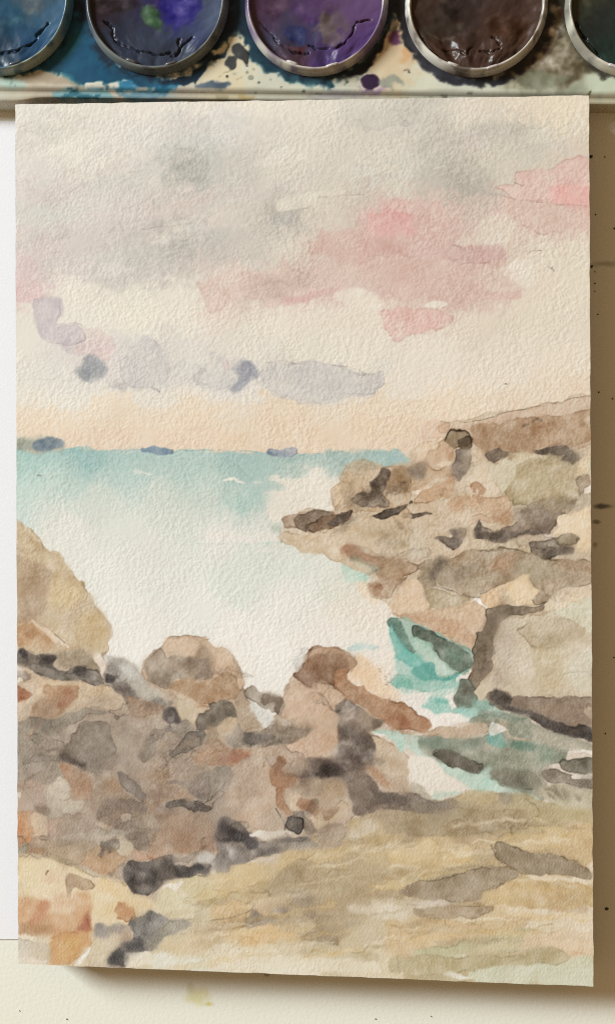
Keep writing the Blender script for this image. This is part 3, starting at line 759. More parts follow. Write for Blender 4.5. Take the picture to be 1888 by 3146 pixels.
    mk('S 80,900 240,820 560,800 700,860 900,780 1000,850 1300,900 1300,1005 0,960', (220, 210, 183), edge=.06, soft=8, a=.85)
    mk('S 0,900 100,890 80,960 0,960', (206, 210, 192), edge=0, soft=6)
    mk('S 560,810 860,770 1050,840 1300,870 1300,920 850,880', (188, 171, 135), edge=.1, soft=7, a=.7)
    mk('S 900,110 1100,40 1484,0 1484,40 1200,90 1000,150', (176, 150, 106), edge=0, soft=10, a=.7)
    ln('S 50,630 210,615 300,585 400,545', (128, 110, 88), 2.6, a=.6)
    ln('S 0,500 150,462 400,378 520,340', (150, 132, 100), 4, a=.5)
    ln('S 730,710 860,755 1000,795', (130, 114, 88), 4, a=.5)
    ln('S 20,640 120,800 130,850', (150, 134, 104), 3, a=.35)
    ln('S 140,800 100,900', (176, 164, 130), 3, a=.5)
    ln('S 1484,500 1700,520', (190, 170, 130), 3, a=.4)


def marks_left():
    body = 'H 100,780 160,800 235,860 300,940 370,1010 430,1030 470,1090 540,1190 N 600,80 645,170 690,250 760,340 800,430 770,500 770,550 740,590 760,660 840,620 940,660 1010,720 1015,680 1060,600 1100,540 1160,510 1200,460 1360,445 1484,455 O 80,470 130,520 230,555 290,610 330,690 340,760 350,850 400,930 540,1010 600,990 620,900 650,800 720,720 780,600 850,530 950,535 1080,560 1150,640 1130,690 1070,740 1130,800 1300,900 1484,960 1484,1120 1330,1130 1250,1130 Q 1300,140 1484,280 1484,640 1300,660 1100,740 900,900 700,950 560,980 460,1020 290,1060 200,1110 0,1120 R 1350,310 1200,350 1100,440 1150,560 1484,620 1484,940 1000,960 500,960 90,960'
    mk(body, (186, 163, 139), edge=.45, soft=2.5, wob=4)
    # left boulder
    mk('H 100,780 160,800 235,860 300,940 370,1010 430,1030 470,1090 540,1190 N 600,80 645,170 690,250 760,340 800,430 770,500 770,550 720,580 600,590 400,600 150,545 90,560', (203, 180, 144), edge=.45, mot=.18)
    mk('H 100,1055 200,1060 300,1095 370,1140 360,1200 N 330,200 250,320 100,330', (178, 152, 124), edge=.2, soft=9, a=.8)
    mk('N 350,100 480,60 560,140 500,230 380,220', (220, 198, 154), edge=0, soft=20, a=.7)
    mk('N 540,300 700,280 780,420 720,520 560,480', (204, 178, 134), edge=0, soft=20, a=.7)
    mk('N 90,380 230,350 330,430 400,500 380,560 180,530 90,520', (194, 152, 112), edge=0, soft=10, a=.85)
    mk('N 180,410 260,400 260,460 190,450', (176, 130, 92), edge=0, soft=10, a=.6)
    mk('N 230,340 260,340 400,440 495,520 440,525 330,430', (224, 203, 179), edge=.2)
    ln('N 250,335 320,375 400,440 490,515', (128, 108, 86), 2.6, a=.6)
    mk('N 380,580 560,540 690,590 700,690 560,660 480,690 400,640', (164, 146, 121), edge=0, soft=10)
    mk('N 90,570 150,545 250,590 330,585 400,610 390,660 480,700 560,665 700,690 740,730 740,780 790,800 680,805 580,760 430,770 300,730 200,670 90,650', (118, 108, 98), edge=.45, soft=3, mot=.22)
    mk('N 200,650 340,670 450,730 580,745 430,768 300,728', (140, 130, 117), edge=.2, soft=5, a=.8)
    mk('N 145,548 195,556 185,620 155,600', (70, 64, 62), edge=0, soft=6)
    mk('N 290,590 395,600 380,650 285,660', (82, 75, 70), edge=0, soft=8)
    mk('N 530,680 560,665 620,668 600,720 540,715', (80, 72, 68), edge=0, soft=7)
    ln('N 340,670 400,690 470,720 560,700 690,690', (72, 64, 60), 4, a=.5)
    mk('N 740,580 780,590 870,610 950,650 1010,720 1050,800 1180,930 1160,980 930,900 850,860 780,800 745,760 760,660', (176, 169, 157), edge=0, soft=10)
    mk('N 840,640 930,660 990,740 900,740', (204, 202, 194), edge=0, soft=16, a=.7)
    mk('N 760,640 840,660 860,740 770,740', (142, 134, 126), edge=0, soft=12, a=.7)
    mk('N 748,735 830,740 830,790 770,802', (84, 76, 71), edge=.1, soft=6)
    mk('N 780,800 900,780 1000,850 950,900 850,870', (134, 122, 112), edge=0, soft=10)
    mk('N 950,830 1060,820 1150,900 1060,900', (196, 188, 172), edge=0, soft=10, a=.7)
    mk('N 675,590 715,580 770,650 745,725 720,710 690,640', (224, 208, 190), edge=.35)
    mk('N 90,660 300,740 430,775 580,765 680,805 780,810 860,870 910,930 930,1010 800,1000 750,970 640,965 540,1000 400,1040 200,1060 90,1060', (212, 187, 155), edge=.35)
    mk('N 90,650 150,660 185,750 90,775', (233, 224, 210), edge=0, soft=4)
    mk('N 90,790 200,830 240,860 210,900 90,915', (182, 130, 100), edge=.2, soft=5)
    mk('N 330,810 480,800 560,830 490,950 400,1030 205,1040 230,940 300,860', (186, 146, 111), edge=.2, soft=5)
    mk('N 420,890 520,845 480,950 420,960', (172, 112, 84), edge=0, soft=10, a=.8)
    mk('N 590,830 760,830 850,880 870,960 700,930', (204, 180, 146), edge=0, soft=10, a=.6)
    mk('N 900,880 1000,900 1100,920 1180,960 1120,1010 940,1020 920,950', (176, 140, 110), edge=.2, soft=6)
    ln('N 590,765 680,805 790,800 870,870 910,930 930,1000', (92, 80, 70), 3, a=.55)
    mk('N 90,1070 250,1045 400,1030 520,1000 640,965 750,970 755,1000 650,1010 600,1040 450,1100 300,1150 200,1140 90,1170', (147, 136, 118), edge=.55)
    mk('N 220,1060 380,1050 360,1110 240,1130', (124, 114, 100), edge=0, soft=10, a=.6)
    # middle boulder
    mk('N 1010,690 1060,600 1100,540 1160,510 1200,460 1360,445 1484,455 O 80,470 130,520 230,555 290,610 330,690 340,760 320,840 200,960 0,1000 N 1380,960 1200,860 1030,760', (207, 178, 148), edge=.6)
    mk('N 1020,710 1060,600 1150,540 1180,600 1260,580 1400,590 1484,620 1484,740 1380,760 1240,760 1220,820 1100,800 1030,745', (154, 136, 117), edge=.35, soft=3, mot=.2)
    mk('O 0,470 100,540 130,690 100,750 0,760 N 1400,640 1400,500', (168, 144, 122), edge=.1, soft=12, a=.7)
    mk('O 0,640 60,630 110,680 90,750 0,760 N 1440,700', (146, 126, 110), edge=0, soft=9, a=.8)
    mk('N 1180,470 1340,450 1420,480 1390,590 1190,600', (214, 188, 160), edge=.1, soft=6, a=.7)
    mk('N 1220,800 1320,750 1484,790 O 100,770 215,690 290,780 330,840 300,890 150,930 0,950 N 1484,960 1330,900 1250,850', (180, 144, 110), edge=.35)
    mk('N 1380,770 1440,755 O 0,775 50,760 20,790 N 1430,785', (206, 192, 172), edge=0, soft=4)
    mk('N 1260,870 1380,900 1420,980 1380,1100 1300,1040', (202, 182, 152), edge=.1, soft=6, a=.8)
    mk('N 1390,1080 1420,1010 1484,970 O 80,940 200,900 260,920 300,980 290,1040 200,1100 100,1120 0,1140 N 1400,1130', (127, 116, 100), edge=.5)
    mk('N 1160,1000 1220,960 1270,1000 1280,1080 1210,1090', (112, 102, 97), edge=.1, soft=7)
    mk('N 1190,1010 1240,1000 1240,1050 1200,1050', (150, 144, 140), edge=0, soft=5, a=.7)
    mk('N 1250,1060 1320,1040 1390,1120 1300,1170 1200,1110', (156, 143, 128), edge=.1, soft=7)
    mk('O 300,860 400,930 420,1020 480,1090 380,1120 330,1130 290,1040', (180, 158, 132), edge=.2, soft=5)
    mk('O 230,1050 290,1040 280,1110 200,1160 Q 220,190 100,180 60,100', (198, 170, 136), edge=.1, soft=6)
    # centre rock
    mk('O 610,900 650,800 720,720 850,760 1000,810 1080,890 1200,960 1330,1050 1250,1130 Q 1280,200 1230,370 1000,420 800,480 600,520 500,400 420,215 640,200 O 700,1100 600,1000', (203, 172, 144), edge=.35)
    mk('O 700,610 760,550 795,555 770,640 715,700', (206, 203, 196), edge=.35)
    mk('O 1080,740 1150,600 1250,640 1400,830 1470,920 1300,870 1150,800', (231, 202, 168), edge=0, soft=11)
    mk('O 720,720 780,600 800,570 850,525 950,535 1040,545 1110,590 1150,640 1130,680 1070,730 1060,790 1000,810 900,780 830,790 850,830 770,790 725,760', (164, 128, 102), edge=.8)
    mk('O 800,580 850,530 1000,542 1110,600 1142,655 1100,690 1060,600 1000,575 850,578', (186, 150, 120), edge=.2, soft=4, a=.85)
    mk('O 820,720 860,650 1000,640 1080,700 1060,780 950,780 840,750', (146, 110, 84), edge=.1, soft=8, a=.8)
    mk('O 725,730 800,680 840,760 850,825 770,790', (166, 134, 114), edge=0, soft=8, a=.8)
    mk('O 990,700 1070,700 1070,760 1130,800 1250,860 1400,910 1484,940 L 60,0 110,10 180,60 260,130 282,182 240,203 130,188 0,190 O 1484,1120 1380,1110 1330,1050 1200,960 1090,890 1030,830 980,790', (184, 138, 104), edge=.55)
    mk('O 1340,1000 1484,1000 L 120,120 130,185 0,190 O 1400,1100', (172, 118, 86), edge=0, soft=12, a=.7)
    mk('O 1040,780 1200,860 1300,950 1280,1000 1150,920', (172, 134, 104), edge=0, soft=10, a=.6)
    ln('O 720,725 780,790 850,832', (110, 86, 70), 2.5, a=.6)
    ln('O 860,770 940,785 1000,810 1040,840 1090,892 1200,962', (120, 94, 76), 2.5, a=.5)
    mk('O 650,860 800,820 1000,850 1000,980 850,1050 680,1020', (208, 176, 148), edge=0, soft=16, a=.7)
    mk('O 350,850 380,800 410,800 480,845 600,880 630,930 620,990 590,1015 500,970 400,910', (168, 153, 135), edge=.75)
    mk('O 480,870 600,880 630,930 600,1010 560,990 570,920 500,930', (134, 116, 99), edge=.4, soft=4)
    mk('O 400,930 500,980 560,1020 530,1090 480,1090 420,1020', (208, 206, 199), edge=0, soft=6)
    mk('O 1000,940 1060,900 1100,910 1200,990 1330,1060 1250,1130 Q 1230,130 1280,200 1270,290 1230,370 1060,400 1010,200 1010,60 O 1020,1050', (124, 110, 99), edge=.25, soft=4, mot=.25)
    mk('O 1180,970 1330,1050 1350,1100 1240,1130 1180,1060', (166, 146, 122), edge=0, soft=10, a=.7)
    mk('Q 320,140 420,110 560,60 820,90 790,140 640,200 420,215 330,190', (144, 128, 111), edge=.2, soft=6)
    mk('Q 560,40 780,40 820,100 700,140 560,110', (156, 138, 118), edge=0, soft=14, a=.6)
    mk('Q 320,150 400,130 560,150 430,205 340,195', (98, 90, 84), edge=.1, soft=7)
    mk('Q 620,240 800,150 1000,60 1000,200 900,280 700,290', (208, 176, 148), edge=0, soft=14, a=.8)
    mk('Q 220,170 300,60 330,130 320,190 380,220 260,210', (160, 146, 128), edge=.1, soft=6)
    mk('Q 750,400 800,310 940,290 1010,200 1100,250 1230,370 1060,400 900,420 780,480', (126, 110, 99), edge=.1, soft=10, mot=.25)
    mk('Q 850,410 960,330 1050,390 1160,420 1100,440 900,435', (80, 68, 62), edge=0, soft=12, a=.9)
    mk('Q 1060,400 1250,440 1330,540 1500,550 1500,640 1300,660 1150,700 1080,560', (134, 118, 105), edge=.2, soft=6)
    mk('Q 1260,520 1330,540 1500,560 1500,630 1300,600', (110, 98, 88), edge=0, soft=9, a=.7)
    mk('Q 740,500 900,440 1050,450 1060,600 900,650 800,590', (182, 158, 130), edge=0, soft=10, a=.8)
    mk('Q 900,500 1040,470 1050,560 920,570', (174, 144, 110), edge=0, soft=14, a=.6)
    mk('Q 200,430 420,300 530,330 560,520 600,640 540,780 380,800 240,700 200,560', (200, 172, 146), edge=.1, soft=8, a=.7)
    mk('Q 0,450 130,370 260,380 230,500 80,600 0,560', (156, 142, 126), edge=.1, soft=8, a=.8)
    mk('Q 560,640 640,690 650,830 500,820 440,760', (186, 166, 144), edge=.1, soft=6, a=.7)
    mk('Q 540,380 590,300 640,310 610,390 720,420 680,500 640,520 660,640 690,700 640,700 590,640 580,530 540,500', (182, 138, 106), edge=.3)
    mk('Q 550,370 590,300 640,310 605,400 570,430', (166, 116, 84), edge=.2, soft=5, a=.8)
    mk('Q 660,560 740,500 760,570 720,630 860,720 850,770 720,680 670,650', (208, 186, 158), edge=.2, soft=5)
    mk('Q 710,620 760,580 830,610 880,650 860,720 800,690 730,640', (174, 132, 102), edge=.1, soft=4)
    mk('Q 860,680 930,640 1040,610 1080,700 1000,780 900,800 860,770', (198, 174, 144), edge=.35, soft=4)
    mk('Q 900,680 960,650 1020,640 1000,710 930,750', (174, 144, 114), edge=.1, soft=3)
    mk('Q 690,680 760,690 850,770 840,840 770,810 740,720', (150, 135, 119), edge=.2, soft=4)
    ln('Q 480,290 485,360', (130, 104, 80), 4, a=.6)
    mk('Q 640,760 650,720 690,700 750,725 765,780 740,830 680,825 645,800', (100, 92, 86), edge=.8)
    ln('Q 572,660 600,710 635,760 645,820 660,840', (88, 76, 66), 2.5, a=.7)
    ln('Q 735,830 730,870', (90, 80, 72), 3, a=.6)
    mk('Q 870,800 1000,760 1090,800 1000,930 880,930', (170, 150, 130), edge=.1, soft=6, a=.8)
    mk('Q 130,850 190,740 260,720 330,780 380,830 470,890 540,895 700,850 840,870 870,930 700,950 560,980 460,1020 290,1060 200,1110 110,1100 150,980', (132, 122, 114), edge=.2, soft=5, mot=.24)
    mk('Q 130,860 200,740 240,790 350,830 460,900 380,950 340,900 200,900', (80, 73, 72), edge=0, soft=9)
    mk('Q 470,930 640,900 820,890 850,930 640,950', (158, 146, 132), edge=0, soft=7, a=.7)
    mk('Q 440,1020 560,980 620,1000 540,1050 440,1060', (200, 182, 162), edge=0, soft=6, a=.7)
    mk('Q 380,830 500,810 640,820 690,835 640,850 540,890 480,880 400,850', (218, 211, 199), edge=0, soft=4)
    mk('Q 0,750 100,780 140,900 140,970 0,960 P 1400,900 1440,780', (180, 144, 118), edge=0, soft=9, a=.85)
    mk('Q 10,990 60,960 140,980 140,1030 70,1065 10,1040', (194, 190, 180), edge=.35)
    mk('Q 0,1080 100,1060 70,1115 0,1120 R 1440,260 1440,230', (80, 75, 72), edge=0, soft=5)
    mk('Q 110,1110 130,1095 145,1115 125,1132', (228, 222, 212), edge=0, soft=2.5)
    mk('Q 1230,360 1300,380 1400,480 1390,530 1290,450', (188, 144, 110), edge=.1, soft=5)
    mk('Q 1280,140 1400,200 1500,280 1500,430 1400,450 1270,340 1290,220', (204, 182, 154), edge=.15, soft=4)
    mk('Q 1400,440 1500,430 1500,540 1400,530', (196, 172, 144), edge=0, soft=5, a=.8)
    mk('Q 1280,290 1330,265 1350,310 1310,335', (168, 151, 129), edge=.3)
    mk('Q 1270,115 1350,110 1484,130 1484,260 1420,190 1360,140', (178, 212, 197), edge=.1, soft=3)
    mk('Q 1080,860 1200,740 1270,740 1300,800 1200,850', (200, 184, 158), edge=.1, soft=7)
    # grey-brown slopes on the left
    mk('P 90,80 300,110 460,60 500,150 440,250 300,280 180,330 90,400', (164, 152, 132), edge=.1, soft=8)
    mk('P 300,190 380,130 500,110 460,240 340,260', (190, 172, 148), edge=0, soft=10, a=.7)
    mk('P 780,120 1000,100 1000,300 850,380 820,250', (184, 164, 142), edge=0, soft=14, a=.7)
    mk('P 460,250 500,150 600,50 770,60 780,140 830,260 700,330 560,340 450,290', (144, 130, 113), edge=.45, mot=.18)
    mk('P 560,280 700,220 840,270 860,330 700,420 620,400', (150, 136, 120), edge=.2, soft=8, a=.8)
    mk('P 90,330 200,330 420,310 430,360 450,460 330,490 90,470', (166, 152, 134), edge=.1, soft=10, a=.8)
    mk('P 170,330 220,290 330,270 430,290 420,312 300,322 200,342', (150, 138, 122), edge=.3, soft=4)
    mk('P 395,280 460,258 560,280 605,355 540,350 430,322', (74, 62, 56), edge=0, soft=9)
    mk('P 425,335 500,340 610,400 640,480 660,560 600,600 530,580 510,500 450,430', (194, 149, 114), edge=.1, soft=6)
    mk('P 340,540 400,440 460,460 515,520 505,570 440,580 380,570', (220, 207, 181), edge=.15, soft=3)
    mk('P 430,590 580,600 570,660 460,700 420,640', (214, 202, 175), edge=.2, soft=4)
    mk('P 320,570 410,590 450,700 350,700', (200, 186, 160), edge=.15, soft=5)
    mk('P 90,480 330,490 320,560 330,690 250,690 90,680', (186, 156, 132), edge=.1, soft=7)
    mk('P 90,545 165,545 160,575 90,580', (228, 214, 196), edge=0, soft=3)
    mk('P 250,640 340,660 340,710 270,700', (150, 128, 106), edge=0, soft=8, a=.7)
    mk('P 90,700 240,690 240,830 210,920 90,935', (207, 153, 111), edge=.1, soft=6)
    mk('P 240,690 360,720 340,850 240,850', (224, 193, 156), edge=.1, soft=6)
    mk('P 350,740 440,720 440,760 380,850', (206, 164, 136), edge=.2, soft=5)
    mk('P 380,830 460,710 680,680 760,770 700,800 500,860 400,870', (192, 170, 147), edge=.35)
    mk('P 650,540 780,440 850,450 900,540 980,610 860,680 690,700 650,640', (168, 139, 111), edge=0, soft=8)
    mk('P 760,460 850,440 880,520 790,540', (186, 146, 106), edge=0, soft=12, a=.7)
    mk('P 980,400 1150,380 1220,440 1180,560 1080,580 1000,500', (176, 150, 122), edge=0, soft=12, a=.7)
    mk('P 690,720 740,620 860,590 1000,600 1050,640 1000,690 860,700 900,780 820,800 720,740', (142, 122, 106), edge=.3, soft=4)
    mk('P 835,400 880,395 940,440 1000,520 1040,590 1100,580 1040,640 980,600 900,520 850,450', (112, 102, 95), edge=.3, soft=4)
    mk('P 980,540 1040,600 1080,590 1010,620', (150, 138, 126), edge=0, soft=6, a=.7)
    mk('P 820,790 930,740 1000,780 1080,900 1070,970 990,970 920,900', (138, 121, 105), edge=.3, soft=5)
    mk('P 930,700 1030,680 1040,760 1130,800 1070,870 990,780', (170, 150, 126), edge=.1, soft=7, a=.8)
    mk('P 1030,700 1180,660 1484,690 1484,940 1280,980 1080,980 1070,880 1130,800 1040,760', (182, 146, 116), edge=.1, soft=7)
    mk('P 1250,850 1400,820 1440,930 1260,960', (186, 138, 104), edge=0, soft=16, a=.7)
    mk('P 1035,720 1080,740 1140,780 1090,800 1040,770', (204, 186, 160), edge=0, soft=4)
    mk('P 950,960 1060,980 1180,980 1160,1010 1050,1040 950,1020', (198, 152, 124), edge=.1, soft=5)
    mk('P 1180,640 1220,595 1340,590 1420,620 1484,630 Q 0,610 100,640 122,680 50,692 0,692 P 1484,692 1380,690 1300,650 1200,657', (106, 96, 88), edge=.4)
    mk('P 1330,600 1390,600 1380,640 1330,630', (150, 134, 120), edge=0, soft=4, a=.6)
    mk('P 1060,560 1180,480 1300,530 1400,590 1200,590 1120,660 1040,660', (188, 152, 122), edge=.1, soft=6, a=.8)
    mk('P 1200,470 1240,440 1300,460 1420,470 1484,440 1484,560 1400,580 1340,540 1260,480', (146, 130, 118), edge=.2, soft=5)
    mk('P 1000,290 1030,190 1090,120 1110,200 1100,290 1030,340', (150, 136, 119), edge=.2, soft=6)
    mk('P 1200,270 1250,220 1350,120 1450,100 1470,140 1440,200 1350,250 1220,285', (114, 106, 94), edge=.4, soft=3)
    mk('P 1330,150 1450,110 1450,190 1350,240', (134, 130, 118), edge=0, soft=8, a=.6)
    mk('P 1370,290 1450,220 1484,200 Q 0,270 100,180 220,200 300,230 400,230 380,290 300,345 130,355 0,330 P 1484,345 1400,320', (196, 146, 110), edge=.2, soft=4)
    mk('Q 170,270 300,260 370,280 280,340 190,330', (182, 118, 91), edge=0, soft=9, a=.85)
    mk('Q 400,220 480,230 480,330 400,330 380,290', (212, 190, 166), edge=0, soft=6, a=.7)
    mk('P 380,890 430,860 620,820 730,770 850,820 900,880 950,930 920,1000 860,980 700,900 560,880 430,900', (203, 190, 164), edge=.15, soft=4)
    mk('P 680,800 800,800 900,830 880,870 740,850', (174, 163, 145), edge=0, soft=6, a=.8)
    mk('P 700,900 850,870 930,920 920,1000 800,980 700,940', (208, 192, 162), edge=.3, soft=4)
    mk('P 430,890 620,890 700,920 640,1000 550,1060 440,1020', (181, 157, 127), edge=.5)
    mk('P 490,980 580,980 570,1050 480,1030', (196, 170, 140), edge=0, soft=9, a=.6)
    mk('P 580,1040 700,920 850,960 900,1000 780,1150 680,1120 620,1060', (198, 163, 127), edge=.25, soft=4)
    mk('P 90,930 220,900 330,960 320,1000 220,990 90,1005', (190, 150, 115), edge=.2, soft=4)
    mk('P 225,890 260,850 330,840 355,880 320,930 240,930', (185, 158, 133), edge=.55)
    mk('P 340,950 420,890 440,1030 350,1000', (190, 165, 133), edge=.3)
    mk('P 90,960 200,930 210,980 120,1005', (172, 160, 132), edge=.2, soft=5)
    ln('P 120,935 170,922 215,910', (110, 92, 72), 3, a=.5)
    # lower left
    mk('R 90,180 330,160 450,220 540,240 700,310 880,350 1000,440 1100,480 1150,560 1000,640 700,700 640,760 600,960 90,960', (224, 203, 162), edge=.2, soft=4)
    mk('R 330,160 450,180 560,225 690,300 780,340 880,345 860,360 700,312 540,242 450,222', (170, 152, 118), edge=.2, soft=4, a=.7)
    mk('R 150,200 300,170 440,230 400,330 250,380 150,320', (228, 212, 172), edge=0, soft=18, a=.7)
    mk('R 700,320 900,380 1080,460 1100,500 950,520 800,460 680,400', (226, 198, 150), edge=0, soft=14, a=.7)
    mk('R 880,270 960,200 1050,210 1150,170 1240,165 1260,230 1400,220 1484,230 S 90,225 80,300 0,290 R 1484,280 1350,310 1200,330 1130,380 1060,440 980,430 900,370', (114, 106, 100), edge=.3, soft=4, mot=.24)
    mk('R 1380,225 1484,230 S 80,240 60,275 0,280 R 1360,300', (84, 80, 78), edge=0, soft=9, a=.8)
    mk('R 960,380 1060,360 1090,410 1030,445 970,420', (140, 128, 116), edge=.2, soft=6, a=.7)
    mk('R 1250,140 1484,130 1484,220 1380,215 1260,225', (180, 168, 154), edge=0, soft=7, a=.8)
    mk('R 1400,160 1484,130 1484,200 1420,200', (204, 202, 196), edge=0, soft=6, a=.8)
    mk('R 780,290 800,285 795,320 780,320', (120, 110, 92), edge=0, soft=4, a=.7)
    ln('R 330,292 335,280 345,268', (90, 64, 46), 4, a=.8)
    mk('R 300,300 400,260 470,310 420,370 320,350', (220, 188, 154), edge=0, soft=14, a=.6)
    mk('R 475,310 540,295 640,330 660,380 600,410 540,400 480,460 455,440 490,380', (188, 161, 133), edge=.5, soft=3)
    mk('R 90,470 300,470 330,560 500,560 560,420 640,420 650,680 640,790 520,925 350,930 360,730 90,720', (211, 164, 122), edge=.1, soft=12)
    mk('R 400,430 540,440 620,500 500,560 380,540', (218, 184, 150), edge=0, soft=18, a=.8)
    mk('R 220,610 330,480 310,620 240,660', (202, 136, 102), edge=0, soft=14, a=.8)
    mk('R 550,660 640,580 650,690 560,710', (180, 110, 82), edge=0, soft=12, a=.85)
    mk('R 100,640 350,640 330,725 100,715', (186, 142, 104), edge=0, soft=12, a=.8)
    mk('R 370,740 640,700 630,800 520,925 350,930', (212, 158, 102), edge=.35, soft=5, a=.85)
    mk('R 440,760 560,740 540,860 430,900', (216, 172, 112), edge=0, soft=16, a=.7)
    mk('R 90,720 360,745 352,785 90,750', (226, 213, 186), edge=0, soft=4)
    mk('R 90,755 350,782 350,925 250,900 90,850', (200, 188, 168), edge=.3)
    mk('R 90,865 260,900 350,930 90,940', (224, 214, 198), edge=0, soft=3)
    mk('R 520,940 640,790 660,690 850,740 860,800 790,870 770,950', (214, 199, 168), edge=.1, soft=6)
    mk('R 530,935 600,870 640,810 620,880 580,935', (230, 226, 216), edge=0, soft=4)
    mk('R 810,560 830,480 870,490 900,485 905,510 960,530 970,580 910,635 860,610 820,610', (188, 128, 86), edge=.6)
    mk('R 840,560 940,540 940,590 870,600', (204, 146, 100), edge=0, soft=6, a=.7)
    mk('R 660,680 720,650 880,640 900,670 820,710 700,740', (154, 148, 142), edge=.1, soft=6)
    mk('R 1080,580 1200,600 1350,560 1484,520 1484,640 1380,680 1200,760 1100,860 1484,880 1484,950 900,950 1000,860', (204, 190, 152), edge=0, soft=14, a=.85)
    mk('R 1130,420 1300,400 1400,520 1200,580 1120,560', (210, 200, 164), edge=0, soft=14, a=.8)
    mk('R 940,610 1080,560 1200,600 1350,630 1340,680 1180,740 1120,810 1020,850 920,850 900,930 780,935 790,870 870,800 960,740 930,650', (128, 123, 117), edge=.25, soft=5, mot=.24)
    mk('R 1180,610 1350,630 1300,700 1180,720', (160, 152, 138), edge=0, soft=14, a=.7)
    mk('R 780,940 790,870 850,820 910,860 890,945', (80, 77, 76), edge=.1, soft=5)
    mk('R 870,800 1000,740 1050,780 1020,840 920,850', (98, 94, 91), edge=0, soft=8)
    mk('R 905,865 1080,840 1090,950 900,950', (224, 214, 193), edge=.1, soft=4)
    mk('R 1100,870 1200,850 1484,890 1484,960 1090,960', (213, 212, 192), edge=0, soft=7)
    mk('R 1150,780 1484,760 1484,860 1250,880', (206, 182, 140), edge=0, soft=14, a=.7)
    mk('R 1170,370 1300,340 1250,400', (228, 219, 204), edge=0, soft=4)
    for x, y in ((1310, 690), (1318, 705), (1340, 735), (1352, 745), (1368, 780), (1378, 720), (1350, 790), (1360, 760), (1385, 775), (1330, 672)):
        ln('O %d,%d %d,%d' % (x - 5, y, x + 8, y + 6), (110, 90, 72), 1.9, a=.6)


